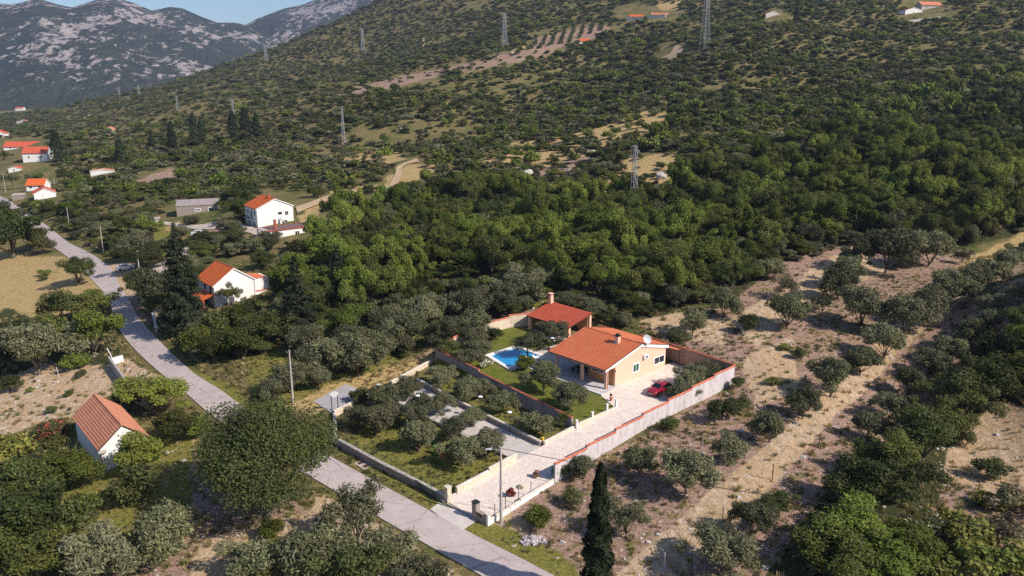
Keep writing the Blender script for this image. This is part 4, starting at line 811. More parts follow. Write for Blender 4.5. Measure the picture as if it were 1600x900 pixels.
for yy in np.arange(3.,6.7,.3): b.box(-1.28,-1.24,yy,yy+.04,2.9,3.8)
b.box(-1.3,-1.22,3.,6.64,3.8,3.86); b.build('balcony_railing',B_)
b=MB().mat(M['white']); b.box(6.4,7.0,-.9,-.02,-.5,2.6); b.mat(M['concrete'])
for i in range(9): b.box(6.6+i*.28,6.9+i*.28,-1.0,-.02,2.6-i*.28-.3,2.6-i*.28)
b.mat(M['steel']); b.bar((6.5,-1.,3.6),(9.2,-1.,1.2),.03); b.bar((6.5,-1.,2.6),(6.5,-1.,3.6),.03); b.build('outside_stair',B_)
window(B_,'t',7.6,8.9,1.2,2.0,0,.05,name='window')
zA=4.5; pA=Wz(421.5,361,7.3); 
AN=empty('flat_roofed_annex',(pA[0],pA[1],zA),R(38),'low white annex with flat reddish roof in front of the tall white house','house')
b=MB().mat(M['white']); b.box(0,10.4,0,5.4,-2.6,2.75); b.build('wall',AN)
b=MB().mat(plain('flat_roof_felt',(.17,.12,.12),.9,.2,1)); b.box(-.1,10.6,-.2,5.6,2.8,2.95); rfo=b.build('roof',AN); b=MB().mat(plain('red_edge',(.36,.07,.06),.7,.15)); 
for q in ((-1.5,10.75,-.34,-.2),(-1.5,10.75,5.6,5.74)): b.box(q[0],q[1],q[2],q[3],2.74,3.05)
b.box(10.6,10.75,-.2,5.6,2.74,3.05); b.build('roof_edge',rfo); b=MB().mat(M['concrete']); b.box(-1.6,-.1,-.2,5.6,2.76,2.93); b.build('canopy',rfo)
b=MB().mat(M['brick']); b.box(1.9,2.5,1.3,1.9,2.95,5.3); b.box(1.8,2.6,1.2,2.0,5.3,5.42); b.build('chimney',rfo)
window(AN,'t',7.0,8.4,.7,2.0,0,.12,'glass',2); window(AN,'t',3.0,3.6,1.5,2.,0,.05); window(AN,'s',1.,2.4,.4,2.1,0,.05); window(AN,'s',3.6,4.9,.9,2.1,0,.05)
for y_ in (.0,5.1): b=MB().mat(M['white']); b.box(-1.5,-1.2,y_,y_+.3,-1.,2.76); b.build('column',AN)
C_=gable_house('white_house','white gabled house with orange roof and a white side block beyond the tall dark conifer','house',-61.8,159.4,1.0,R(42),8.9,8.8,4.9,7.9,.5,wins=(),swins=((1.,2.6,2.6,4.4,.1),(4.,5.4,3.,4.4,.1)),chim=None)
b=MB().mat(M['white']); b.box(8.9,12.6,1.2,5.8,-1.5,4.35); b.box(8.9,13.2,.5,1.2,-1.5,1.7); o=b.build('side_block',C_); b=MB().mat(M['tile']); b.add([(8.95,1.05,4.7),(12.8,1.05,4.15),(12.8,6.,4.15),(8.95,6.,4.7),(8.95,1.05,4.82),(12.8,1.05,4.27),(12.8,6.,4.27),(8.95,6.,4.82)],[(3,2,1,0),(4,5,6,7),(0,1,5,4),(1,2,6,5),(2,3,7,6),(3,0,4,7)]); b.build('side_block_roof',o)
b=MB().mat(M['brick']); b.box(8.95,13.3,.45,1.25,1.7,1.8); b.build('wall_coping',o)
b=MB().mat(M['tile_new']); b.add([(-2.6,.3,1.9),(-.02,.3,2.7),(-.02,6,2.7),(-2.6,6,1.9),(-2.6,.3,2.02),(-.02,.3,2.82),(-.02,6,2.82),(-2.6,6,2.02)],[(3,2,1,0),(4,5,6,7),(0,1,5,4),(1,2,6,5),(2,3,7,6),(3,0,4,7)]); po=b.build('porch_roof',C_)
for y_ in (.5,5.6): b=MB().mat(M['brick']); b.box(-2.4,-2.05,y_,y_+.35,-1.,1.95); b.build('porch_column',C_)
b=MB().mat(M['darkmetal']); b.tube([(8.95,-.1,4.6),(8.7,-.05,4.3),(8.7,-.05,0)],.05,5); b.build('downpipe',C_)
pD=Wz(275,322,7.0); D_=empty('grey_block_building',(pD[0],pD[1],3.6),R(19),'unplastered grey block building with sloping flat roof and two white framed windows','building')
b=MB().mat(M['greyblock']); b.add([(0,0,-2),(12.8,0,-2),(12.8,8.2,-2),(0,8.2,-2),(0,0,3.3),(12.8,0,3.3),(12.8,8.2,4.0),(0,8.2,4.0)],[(0,3,2,1),(0,1,5,4),(1,2,6,5),(2,3,7,6),(3,0,4,7),(4,5,6,7)]); b.build('wall',D_)
b=MB().mat(plain('grey_roof_slab',(.34,.29,.28),.9,.2,.7)); b.add([(-.2,-.2,3.32),(13,-.2,3.32),(13,8.4,4.02),(-.2,8.4,4.02),(-.2,-.2,3.5),(13,-.2,3.5),(13,8.4,4.2),(-.2,8.4,4.2)],[(3,2,1,0),(4,5,6,7),(0,1,5,4),(1,2,6,5),(2,3,7,6),(3,0,4,7)]); b.build('roof',D_)
window(D_,'t',5.6,7.4,1.4,2.3,0,.2,'glass',2); window(D_,'t',9.6,11.4,.9,2.6,0,.18,'glass',2)
# small hut left of it
pH=gp(232,352); H_=empty('block_hut',(pH[0],pH[1],pH[2]),R(19),'tiny grey block hut with a dark opening left of the grey block building','hut'); b=MB().mat(M['greyblock']); b.box(0,3.4,0,2.5,-1,2.0); b.build('wall',H_); b=MB().mat(M['concrete']); b.box(-.2,3.6,-.2,2.7,2.0,2.15); b.build('roof',H_); b=MB().mat(M['darkmetal']); b.box(-.03,.0,.4,2.1,-.5,1.7); b.build('doorway',H_)
# near shed
SH=gable_house('old_house','small old house with weathered salmon tile roof among bright green bushes','house',-52.3,92.3,-1.0,R(40.5),5.7,13.2,3.2,5.6,.5,wallm='white',tilem='tile_old',over=.25,base=1.6,trimw=False)
b=MB().mat(M['concrete']); b.box(-.3,.6,-.42,-.02,2.6,2.9); b.mat(M['tile_old'])
b.build('kneeler',SH); b=MB().mat(M['gutter']); b.tube([(.06,-.07,2.8),(.06,-.07,0)],.05,5); b.build('downpipe',SH)
# far small buildings
def far_house(name,label,cat,u,v,wpx,ang,l_,ev,rd,wallm='white',tilem='tile_red',flat=False,zo=0,wins=2):
    p=gp(u,v); D=project(*p)[2]; w_=wpx*D/F; z=hz(p[0],p[1])+zo
    if flat:
        r=empty(name,(p[0],p[1],z),ang,label,cat); b=MB().mat(M[wallm]); b.box(0,w_,0,l_,-3,ev); b.build('wall',r); b=MB().mat(M['concrete']); b.box(-.2,w_+.2,-.2,l_+.2,ev,ev+.2); b.build('roof',r)
    else:
        r=gable_house(name,label,cat,p[0],p[1],z,ang,w_,l_,ev,rd,.5,wallm,tilem,.3,wins=[(w_*(i+.6)/(wins+.2)-.5,w_*(i+.6)/(wins+.2)+.5,ev*.4,ev*.4+1.1,.08) for i in range(wins)],base=4)
    return r
def long_house(name,label,cat,u,v,lenpx,dep,ev,rd,ang=R(0),wallm='white',tilem='tile_red',wins=3,chim=None,zo=0):
    # eave side faces the camera: rotate so the ridge runs across
    p=gp(u,v); D=project(*p)[2]; L_=lenpx*D/F; z=hz(p[0],p[1])+zo
    r=gable_house(name,label,cat,p[0]+L_*math.cos(ang),p[1]+L_*math.sin(ang),z,ang+math.pi/2,dep,L_,ev,rd,.5,wallm,tilem,.5,base=4,swins=[(L_*(i+.5)/wins-.6,L_*(i+.5)/wins+.6,ev*.45,ev*.45+1.2,.08) for i in range(wins)],chim=chim)
    return r
long_house('village_house','long red roofed house with white edges, just above the white and blue house','house',6,234,56,11,3.2,6.8,R(8),tilem='tile_red')
long_house('village_house','white house with a blue shaded corner under a red roof beside the tall dark cypress','house',38,263,36,9,6.0,9.2,R(8),tilem='tile_red',wins=2)
far_house('village_outbuilding','white open fronted outbuilding below the white and blue house','outbuilding',14,272,16,R(12),6,2.6,3.6,wins=1)
far_house('village_house','white gable ended house with reddish roof beside the left road','house',55,318,30,R(32),9,3.0,5.0,wins=0)
long_house('village_house','orange red roofed house right behind the white gable by the road','house',42,300,26,8,3.0,5.4,R(10),tilem='tile_new',wins=2)
far_house('village_shed','flat grey roadside shed with a dark opening beside the white gable house','shed',20,317,16,R(20),5,2.4,0,'greyblock',flat=True)
far_house('village_outbuilding','low white building with faded flat roof in the olives left of the dirt clearing','outbuilding',142,276,32,R(14),5,2.8,3.6,'white','tile_old',wins=0)
far_house('stone_house','small stone house with pale gable near the valley floor at the left edge','house',26,195,18,R(10),9,3.4,6.,'concrete','tile_old',wins=0)
far_house('village_house','red roofed house cut by the left frame edge','house',-14,222,22,R(10),9,4,7,wins=0)
far_house('stone_house','tiny pale gabled house alone above the dark cypresses on the left slope','house',164,210,13,R(10),8,2.8,5.,'concrete','tile_old',wins=0)
long_house('valley_house','white valley house at the foot of the mountain, the larger of two','house',24,173,12,12,6,9,R(5),wins=2)
long_house('valley_house','white valley house at the foot of the mountain, the smaller of two','house',-2,169,8,10,5,8,R(5),wins=2)
long_house('hill_house','orange roofed farmhouse on the terrace below the vineyard','house',984,24,26,8,3.2,5.,R(6),tilem='tile_new',wins=3)
long_house('hill_house','dark roofed white house right of the orange roofed hill farmhouse','house',1018,22,26,9,3.4,5.6,R(-4),tilem='tile_old',wins=2)
long_house('hill_hut','tiny bright orange roofed hut at the lower edge of the vineyard','hut',906,73,15,6,2.2,4.,R(5),tilem='tile_new',wins=1)
far_house('stone_house','small pale house with a shaded grey front near the top right','house',1196,32,28,R(20),9,3.8,6.2,'concrete','tile_old',wins=1)
far_house('hill_house','shaded white gable of the hamlet at the top right edge','house',1414,24,30,R(12),9,4.,6.,'white','tile_red',wins=1)
long_house('hill_house','orange roofed house of the hamlet beside the dark trees at the top right','house',1440,12,34,9,4.5,7.5,R(8),wallm='concrete',tilem='tile_old',wins=2)
far_house('hill_house','tiny white hut above the small pale house near the top edge','hut',1290,6,9,R(10),6,3,4.6,wins=0)
# terrace walls below the hill farm
for i,(a,c,l) in enumerate([((968,33),(1040,26),'pink stone terrace wall in front of the hill farmhouse'),((1418,36),(1475,30),'low stone terrace wall under the top right hamlet')]):
    p=gp(*a);q=gp(*c); r=empty('terrace_wall',tuple(p),0,l,'wall'); b=MB().mat(M['coping']); d=q-p; n=np.array([-d[1],d[0],0])/np.hypot(d[0],d[1])*.6
    b.prism([tuple(x[:2]) for x in (n,-n,d-n,d+n)],[-3,-3,d[2]-3,d[2]-3],[2.2,2.2,d[2]+2.2,d[2]+2.2]); fix(b.build('stonework',r)); b=MB().mat(M['coping']); b.prism([tuple(x[:2]) for x in (n*1.2,-n*1.2,d-n*1.2,d+n*1.2)],[2.2,2.2,d[2]+2.2,d[2]+2.2],[2.45,2.45,d[2]+2.45,d[2]+2.45]); fix(b.build('coping',r))
# ---------------- poles, cables, pylons ----------------
def pole(u,v,vtop,label,name='utility_pole',mat='polecon',lamp=False,rad=.15,arm=True,lean=0,utop=None,rzz=0):
    p=gp(u,v); D=project(*p)[2]
    h=1.; 
    for _ in range(40):
        vv=project(p[0],p[1],p[2]+h)[1]
        if vv<=vtop: break
        h+=.25
    r=empty(name,tuple(p),rzz,label,'pole' if not lamp else 'street lamp'); b=MB().mat(M[mat]); b.tube([(0,0,-.4),(0,0,h)],[rad,rad*.6],10); b.build('pole',r)
    if lamp:
        b=MB().mat(M['steel']); b.tube([(0,0,h-.5),(-.5,.1,h-.35),(-1.0,.2,h-.32)],.04,6); a_=b.build('lamp_arm',r); b=MB().mat(M['lilacdish']); b.add([(-1.7,.13,h-.38),(-.95,.08,h-.4),(-.95,.32,h-.4),(-1.7,.27,h-.38),(-1.6,.16,h-.26),(-1.,.1,h-.24),(-1.,.3,h-.24),(-1.6,.25,h-.26)],[(0,1,2,3),(7,6,5,4),(0,4,5,1),(1,5,6,2),(2,6,7,3),(3,7,4,0)]); fix(b.build('lamp_head',a_))
    elif arm:
        b=MB().mat(M['steel']); b.tube([(-.45,0,h-.35),(.25,0,h-.35)],.05,5); b.tube([(-.42,0,h-.35),(-.42,0,h-.15)],.05,5); b.tube([(.2,0,h-.35),(.2,0,h-.15)],.05,5); b.build('crossarm',r)
    return p,h
LP=pole(783,818,700,'grey concrete street lamp pole standing beside the driveway gate','street_lamp',lamp=True,rad=.19)
P1=pole(458,630,547,'tall pale concrete utility pole behind the big dark oak',rad=.17)
pole(219,433,393,'wooden utility pole at the gravel pull-off beside the road bend','utility_pole',rad=.16)
pole(162.5,400,354,'pale utility pole beside the low wall by the road')
pole(110,364,324,'pale utility pole at the green verge by the upper road')
pole(71,334,303,'slim utility pole in front of the white gable house',arm=False)
pole(9,300,272,'leaning pale utility pole at the left edge by the road')
pole(85,287,277,'short pale post in the trees right of the village houses',arm=False)
pole(265,528,420,'dark slim pole against the tall dark conifer by the road',mat='wood',arm=False,rad=.12)
def cable(name,label,pts,r=.03):
    P=[Vector(p) for p in pts]; out=[]
    for a,b_ in zip(P[:-1],P[1:]):
        L_=(b_-a).length
        for i in range(9): t=i/8; q=a.lerp(b_,t); q.z-=4*t*(1-t)*L_*.012; out.append(q)
    o=out[0].copy(); b=MB().mat(M['cable']); b.tube([q-o for q in out],r,4); tag(b.build(name,None,loc=tuple(o)),label,'cable')
lt=LP[0]+np.array([0,0,LP[1]-.15]); pt=P1[0]+np.array([0,0,P1[1]-.2])
e=gp(1740,985); e=e+np.array([0,0,9.0])
cable('overhead_cable','black overhead cable sagging from the street lamp pole across the olive orchard',[tuple(lt),tuple(e)],.035)
cable('overhead_cable','thin black cable between the tall pale pole and the street lamp pole',[tuple(pt),tuple(lt)],.022)
def pylon(u,v,vtop,w0,label,kind=1):
    p=gp(u,v); p[2]=hz(p[0],p[1]); h=5.
    while project(p[0],p[1],p[2]+h)[1]>vtop and h<60: h+=.5
    th=max(.07,project(*p)[2]*.00022); r=empty('lattice_pylon',tuple(p),R(25),label,'pylon'); b=MB().mat(M['steel']); n=int(h/2.6); w1=w0*.32
    def cn(t): q=(w0+(w1-w0)*t)/2; return [(-q,-q,h*t),(q,-q,h*t),(q,q,h*t),(-q,q,h*t)]
    for k_ in range(4): b.bar(cn(0)[k_],cn(1)[k_],th)
    for i in range(n):
        a=cn(i/n);c=cn((i+1)/n)
        for k_ in range(4):
            j=(k_+1)%4; b.bar(a[k_],c[j],th*.6); b.bar(c[k_],c[j],th*.55)
    b.build('lattice_tower',r)
    lv=[(.995,1.3,-1),(.93,1.3,1),(.86,1.9,-1)] if kind==1 else [(.98,2.2,0),(.88,3.2,0),(.78,2.4,0)]
    for (t,l_,sd) in lv:
        a=MB().mat(M['steel']); z=h*t; 
        for sg in ([sd] if sd else [-1,1]): a.bar((0,-w1/2,z),(sg*l_,0,z+.05),th*.8); a.bar((0,w1/2,z),(sg*l_,0,z+.05),th*.8); a.bar((0,0,z-.7),(sg*l_,0,z),th*.6); a.bar((sg*l_,0,z),(sg*l_,0,z-.7),th*1.1)
        a.build('crossarm',r)
    return r
pylon(989,338,229,2.0,'nearest grey lattice pylon rising from the dense green wood')
pylon(537,223,168,1.8,'lattice pylon by a pale soil patch in the middle of the scrubby hillside')
pylon(1101,69,-14,5.5,'largest high voltage pylon near the top right, above the pale track',2)
pylon(788,73,21,5.,'high voltage pylon at the upper left corner of the vineyard track',2)
pylon(567,80,46,5.,'high voltage pylon on the dark upper slope near the skyline',2)
pylon(416,97,70,4.5,'small pylon standing near the skyline where the slope meets the mountains',2)
pylon(365,183,154,1.8,'thin lattice pylon just behind the group of dark cypresses',1)
pylon(278,175,150,1.8,'faint thin pylon on the left slope below the mountain',1)
pylon(218,152,134,3.,'faint pylon on the skyline of the left slope, left of the white mountain scree',1)
pylon(187,150,136,3.,'leftmost faint pylon on the skyline at the mountain foot',1)
# vineyard and orchard fence posts on the right
fp_=[(1037,893),(1080,900),(1003,778),(1129,817),(1207,750),(1256,845),(1097,702),(1279,699),(1339,657),(1395,614),(1444,555),(1487,530),(1530,505),(1570,476),(1400,697),(1453,643)]
for i,(u,v) in enumerate(fp_):
    p=gp(u,v); r=empty('fence_post',tuple(p),i*.7,['','','','','','','','','','','','','','','',''][i] or ('rusty thin stake, '+ORD[i]+' in order up the orchard lane from the bottom edge'),'fence post','stakes along the orchard lane'); b=MB().mat(M['gutter'] if i%3 else M['polecon']); b.tube([(0,0,-.3),(.05,.03,2.1)],.055,6); b.build('post',r)
for i,(u,v,h,lb) in enumerate([(93,590,1.9,'slanting white stick in the mown field'),(4,607,1.6,'pale stick at the left edge of the mown field'),(148,822,1.4,'short dark stake beside the grey olive below the old house')]):
    p=gp(u,v); r=empty('stake',tuple(p),0,lb,'stake'); b=MB().mat(M['coping'] if i<2 else M['wood']); b.tube([(0,0,-.2),(-.35+.3*(i==2),.1,h)],.05,6); b.build('stick',r)
# field wall left of the road and others
def pxwall(label,pts,h,th,mat,name='field_wall',cap=None,z0=None):
    P=[gp(*q) for q in pts]; r=empty(name,tuple(P[0]),0,label,'wall'); b=MB().mat(M[mat]); c=MB().mat(M[cap or mat])
    for a,q in zip(P[:-1],P[1:]):
        a_=a-P[0];q_=q-P[0]; d=(q_-a_)[:2]; d=d/np.hypot(*d); n=np.array([-d[1],d[0]])*th/2; A2=a_[:2];B2=q_[:2]
        b.prism([tuple(x) for x in (A2+n,A2-n,B2-n,B2+n)],[a_[2]-.6]*2+[q_[2]-.6]*2,[a_[2]+h]*2+[q_[2]+h]*2)
        c.prism([tuple(x) for x in (A2+n*1.15,A2-n*1.15,B2-n*1.15,B2+n*1.15)],[a_[2]+h]*2+[q_[2]+h]*2,[a_[2]+h+.1]*2+[q_[2]+h+.1]*2)
    fix(b.build('wall_panel',r)); fix(c.build('coping',r)); return r
pxwall('grey retaining wall casting a dark shadow on the mown field beside the road',[(172,572),(192,600),(204,622)],1.7,.3,'polecon')
pxwall('short white capped wall end at the top of the grey retaining wall',[(172,570),(193,564)],1.0,.5,'trim')
pxwall('white topped stone wall at the foot of the tall conifer by the road',[(245,520),(240,496),(262,488)],1.1,.5,'stonewall',cap='trim')
pxwall('short grey stone wall beside the low verge of the upper road',[(136,384),(152,393)],1.2,.5,'stonewall')
# pole by field wall end
r=empty('wooden_prop',tuple(gp(176,566)),0,'slanted white beam leaning at the top of the retaining wall','beam'); b=MB().mat(M['trim']); b.tube([(0,0,.9),(-1.1,.8,2.4)],.07,6); b.build('beam',r)
# parked car (distant) beside the dirt track
def blob_car(u,v,rz,label,mat):
    p=gp(u,v); r=empty('parked_car',(p[0],p[1],hz(p[0],p[1])+.3),rz,label,'car'); b=MB().mat(mat); b.prism([(-2.1,-.85),(2.1,-.85),(2.1,.85),(-2.1,.85)],.3,.9); b.add([(-1.6,-.8,.9),(1.,-.8,.9),(1.,.8,.9),(-1.6,.8,.9),(-1.2,-.65,1.45),(.4,-.65,1.45),(.4,.65,1.45),(-1.2,.65,1.45)],[(0,1,5,4),(1,2,6,5),(2,3,7,6),(3,0,4,7),(4,5,6,7)]); b.build('body',r)
    b=MB().mat(M['glass']); b.box(-1.25,.45,-.74,-.70,.98,1.36); b.box(-1.25,.45,.70,.74,.98,1.36); b.build('window',r)
    for x_ in (-1.3,1.3):
        for y_ in (-.8,.8): b=MB().mat(M['cable']); b.tube([(x_,y_-.1,.33),(x_,y_+.1,.33)],.33,12); b.build('wheel',r)
blob_car(604,296,.4,'tiny white car parked beside the pale dirt track on the hillside',plain('white_car_paint',(.75,.75,.78),.3,.03))
blob_car(312,372,.2,'pale car half hidden by shrubs between the grey building and the tall white house',plain('silver_car_paint',(.55,.56,.58),.3,.03))
blob_car(197,425,.5,'white car in the tree shade at the gravel pull-off',plain('white_car_paint',(.7,.7,.72),.3,.03))
# ---------------- rocks ----------------
rkm=plain('limestone',(.46,.42,.40),.9,.35,1.3,bump=.4); 
def rock_mesh(seed,name='stone',k=(1,1,.6)):
    bm=bmesh.new(); bmesh.ops.create_icosphere(bm,subdivisions=3,radius=1); r=random.Random(seed); ph=[r.uniform(0,6) for _ in range(6)]
    for v in bm.verts:
        c=v.co; f=1+.22*math.sin(c.x*2.6+ph[0]+c.y)+.18*math.sin(c.y*3.7+ph[1])+.14*math.sin(c.z*4.4+ph[2]+c.x*2)+.08*math.sin(c.x*9+ph[3])*math.sin(c.y*8+ph[4]); v.co=Vector((c.x*f*k[0],c.y*f*k[1],c.z*f*k[2]))
    me=bpy.data.meshes.new(name); bm.to_mesh(me); bm.free(); me.materials.append(rkm); return me
ROCKS=[rock_mesh(i) for i in range(4)]
for i,(u,v,wp,hp_,lb) in enumerate([(948,131,52,1.6,'long pale rock ledge in the upper scrub left of the pale track'),(868,167,22,1.2,'small pale outcrop above the left end of the dry clearing'),(840,182,22,1.,'low pale outcrop below the small one beside the dry clearing'),(1034,107,14,1.,'small grey outcrop under the pale track'),(820,276,26,1.8,'pale rounded rock with dark top in the dry clearing'),(916,242,26,1.2,'flat pale rock slab in the dry clearing'),(1032,283,18,2.0,'grey boulder right of the nearest pylon'),(866,428,34,1.4,'pale slanting rock slab in the dense wood above the pavilion'),(896,272,22,1.1,'pink rock shelf below the flat slab'),(1072,170,18,1.,'slim grey rock in the upper right scrub'),(630,202,14,1.,'pale rock patch by the second pylon'),(808,262,16,1.,'small rock left of the rounded rock'),(250,106,22,3.,'bright scree boulder at the mountain foot'),(1305,59,16,1.,'small pale rock by the upper right trees'),(1045,700,9,.3,'pale stone in the orchard grass by the clay capped wall')][:14]):
    p=gp(u,v); D=project(*p)[2]; w_=wp*D/F/2; o=link('rock',ROCKS[i%4],None,(p[0],p[1],hz(p[0],p[1])+hp_*.4),rz=i*.5); o.scale=(w_,w_*.6,hp_*1.4); o.rotation_euler=(0,0,.35+.2*math.sin(i)); tag(o,lb,'rock')
p=gp(832,845); hb_=bmesh.new()
for i in range(70):
    bm_=bmesh.new(); bm_.from_mesh(ROCKS[i%4]); a_=random.uniform(0,6.28); rr_=random.uniform(0,1)**.7; s_=random.uniform(.10,.26); bmesh.ops.transform(bm_,matrix=Matrix.Translation((1.3*rr_*math.cos(a_),.9*rr_*math.sin(a_),.38*(1-rr_)+.05))@Matrix.Rotation(a_*3,4,'Z')@Matrix.Scale(s_,4),verts=bm_.verts)
    t_=bpy.data.meshes.new('t'); bm_.to_mesh(t_); bm_.free(); hb_.from_mesh(t_); bpy.data.meshes.remove(t_)
hm_=bpy.data.meshes.new('stone_heap'); hb_.to_mesh(hm_); hb_.free(); hm_.materials.append(plain('lilac_rubble',(.42,.37,.38),.9,.35,2)); o=link('stone_heap',hm_,None,tuple(p)); tag(o,'pale lilac heap of rubble on the verge near the tall cypress','stone heap')
# ---------------- trees one by one ----------------
for s_,t_,z_,lb in POTS: potted(s_,t_,z_,lb,'bushy' if 0 else 'yellow')
def row(kind,name,items,place_txt,cat,group,adj='',hs=1.,f=.84):
    for i,q in enumerate(items):
        u,v,wp=q[:3]; k=q[3] if len(q)>3 else kind; h=q[4] if len(q)>4 else hs
        p=gp(u,v); p[2]-=.05; place(k,name,tuple(p),pxw(p,wp*f),f'{ORD[i]} {place_txt}',cat,group,h)
row('olive','olive_tree',[(1130,898,112,'olive',.8),(1175,838,66),(978,841,74,'olive_sparse'),(1215,806,66,'darkt',.6),(1073,771,92,'olive',1.05),(1000,742,56),(1137,729,62),(1202,691,62),(1254,654,44),(1297,620,72),(1343,586,60),(1380,561,66),(1412,527,78),(1448,503,72),(1483,481,68),(1514,462,56),(1545,444,56),(1572,428,48),(1600,416,46)],'olive tree up the front orchard row, counted from the bottom edge','olive tree','olives left of the orchard lane')
row('olive','olive_tree',[(1355,690,58),(1388,658,56),(1420,622,56),(1458,590,62),(1482,566,50),(1512,543,55),(1545,520,46),(1553,498,50),(1590,480,46),(1530,470,36)],'olive up the row on the far right side of the orchard lane','olive tree','olives right of the orchard lane')
row('olive','olive_tree',[(1230,514,70),(1345,516,82),(1228,470,42,'olive_sparse'),(1308,468,64),(1328,424,44),(1382,428,82),(1406,420,46),(1449,418,70),(1503,412,30,'olive_sparse'),(1285,490,36,'olive_sparse'),(1322,452,62),(1165,520,36,'bush'),(1130,496,58),(1056,482,44),(1082,525,50),(1060,548,40,'bush'),(1200,440,50)],'olive on the upper orchard ground, counted from the wide one','olive tree','olives of the upper orchard')
row('olive','olive_tree',[(762,713,64),(722,728,70),(655,706,76),(648,668,56),(588,680,66),(560,668,58),(600,640,60),(633,628,56),(660,645,50),(688,650,52),(712,690,56),(736,668,50),(610,662,50),(690,612,40,'olive_sparse'),(560,630,40,'bush')],'olive in the walled front garden between the street and the lane','olive tree','olives of the front garden',f=.76,hs=.9)
row('olive','olive_tree',[(688,600,48),(728,625,62),(757,622,44),(783,648,56),(835,680,66),(858,672,40,'darkt',.7)],'olive in the strip between the lane wall and the long shaded wall','olive tree','olives of the lower strip',f=.74,hs=.85)
row('olive','olive_tree',[(455,615,62),(430,628,46),(482,590,60),(520,585,70),(560,588,78),(592,572,74),(548,556,60),(640,542,64),(668,520,62),(660,506,56),(702,545,60),(705,500,60),(742,500,62),(770,480,56),(742,528,58),(790,492,56),(822,478,60),(620,515,54),(478,555,56),(500,610,44),(610,545,56),(590,520,50),(805,455,50),(845,452,50)],'olive in the grove behind the lane and the pool wall, from the left','olive tree','olives of the grove behind the villa')
G=[(s,t,z,w_,k,lb) for s,t,z,w_,k,lb in [(-9.2,-1.0,2.3,4.6,'olive','olive on the villa lawn nearest the drive'),(-7.0,6.3,2.3,4.6,'olive','olive in the middle of the villa lawn'),(-3.4,9.5,2.35,3.6,'olive','olive at the lawn edge in front of the porch'),(-2.9,14.4,2.3,3.2,'bushb','green shrub between the lawn and the pool'),(1.6,18.4,2.45,5.0,'olive_sparse','thin olive leaning over the far end of the pool'),(8.6,19.5,2.5,5.2,'olive','dense olive in front of the pavilion'),(-5.,23.6,2.3,3.8,'olive','pale trunked olive at the left end of the pool'),(-8.2,22.,2.2,4.,'olive','olive over the shaded wall corner by the pool'),(-1,29.,2.4,3.8,'olive','slim trunked olive by the sunlit stone wall'),(-7.5,27.8,2.2,3.6,'darkt','dark leafy tree in the corner of the pool garden'),(3,28.5,2.5,3.0,'bush','shrub at the foot of the sunlit stone wall'),(10.6,14.0,2.5,3.2,'olive','olive squeezed between the villa and the pavilion'),
 (4.6,-9.7,2.45,3.0,'olive','olive right in front of the red car bonnet'),(7.3,-9.4,2.45,3.8,'olive','second olive along the outer wall behind the red car'),(9.8,-8.6,2.45,4.2,'olive','third olive along the outer wall behind the red car'),(13,-8.2,2.45,4.0,'olive','fourth olive along the outer wall behind the red car'),(15.3,-8.,2.45,3.2,'olive','olive in the far corner of the villa yard'),(-12.,-2.9,1.9,1.8,'bushb','bright green shrub at the lawn corner by the white post')]]
for s_,t_,z_,w_,k,lb in G: place(k,'olive_tree' if 'olive' in k else ('shrub' if 'bush' in k else 'leafy_tree'),tuple(loc(s_,t_,z_)),w_,lb,'olive tree' if 'olive' in k else ('shrub' if 'bush' in k else 'tree'),None,.85)
# the big oak
oc,occ=crown_mesh('crown',['dark','mid'],4321,15.,12.5,.2,70000,.19,48,2.25,.08,up=.3); ot=trunk_mesh(77,2.5,12,occ,.55,12)
p=gp(421,803); r=empty('big_oak',tuple(p),.7,'huge rounded dark green oak standing over the road','tree'); link('crown',oc,r); link('trunk',ot,r); sc_=pxw(p,236)/16.; r.scale=(sc_,sc_,sc_*.93)
# tall cypress and conifers
def cyp(u,v,wp,hpx_top,label,kind='cypress',n=9000,ls=.22,name=None):
    p=gp(u,v); D=project(*p)[2]; h=2.
    while project(p[0],p[1],p[2]+h)[1]>hpx_top and h<30: h+=.25
    w_=wp*D/F; r=empty(name or kind,tuple(p),u%6,label,'cypress' if kind=='cypress' else 'conifer')
    me=column_crown(int(u+v),w_,h,n,ls,'cypress') if kind=='cypress' else conifer_crown(int(u+v),w_,h,n,ls,'conifer'); link('crown',me,r)
    b=MB().mat(M['bark']); b.tube([(0,0,-.3),(0,0,h*.3),(0,0,h*.85)],[.18,.14,.04],7); b.build('trunk',r)
cyp(932,945,44,733,'single tall slim cypress at the bottom edge between the orchard and the street',n=16000,ls=.20)
cyp(290,522,78,350,'very tall dark conifer at the roadside in front of the white gabled house','conifer',22000,.26,'tall_conifer')
cyp(467,526,64,402,'dark conical tree right of the white gabled house','conifer',9000,.30,'conifer')
cyp(531,482,48,388,'shaded conical tree in the wood right of the white gabled house','conifer',8000,.32,'conifer')
for i,(u,v,wp,vt,lb) in enumerate([(92,258,24,204,'broad dark cypress beside the white and blue house'),(190,253,16,214,'dark cypress alone on the left slope'),(305,226,16,176,'tall dark cypress left in the row on the left slope'),(316,222,12,184,'slimmer cypress right next to the tall dark one'),(365,214,16,174,'dark cypress in the middle of the slope row, by the thin pylon'),(385,218,20,168,'tallest cypress of the slope row'),(402,214,14,178,'rightmost cypress of the slope row'),(270,232,14,190,'rounded dark cypress left of the slope row'),(238,228,10,208,'small dark cypress on the left slope'),(1244,34,9,10,'small dark cypress right of the small pale house'),(845,318,14,290,'small dark juniper in the wood near the dry clearing'),(912,322,16,290,'dark juniper below the dry clearing')]):
    cyp(u,v,wp,vt,lb,'cypress',2200,.55)
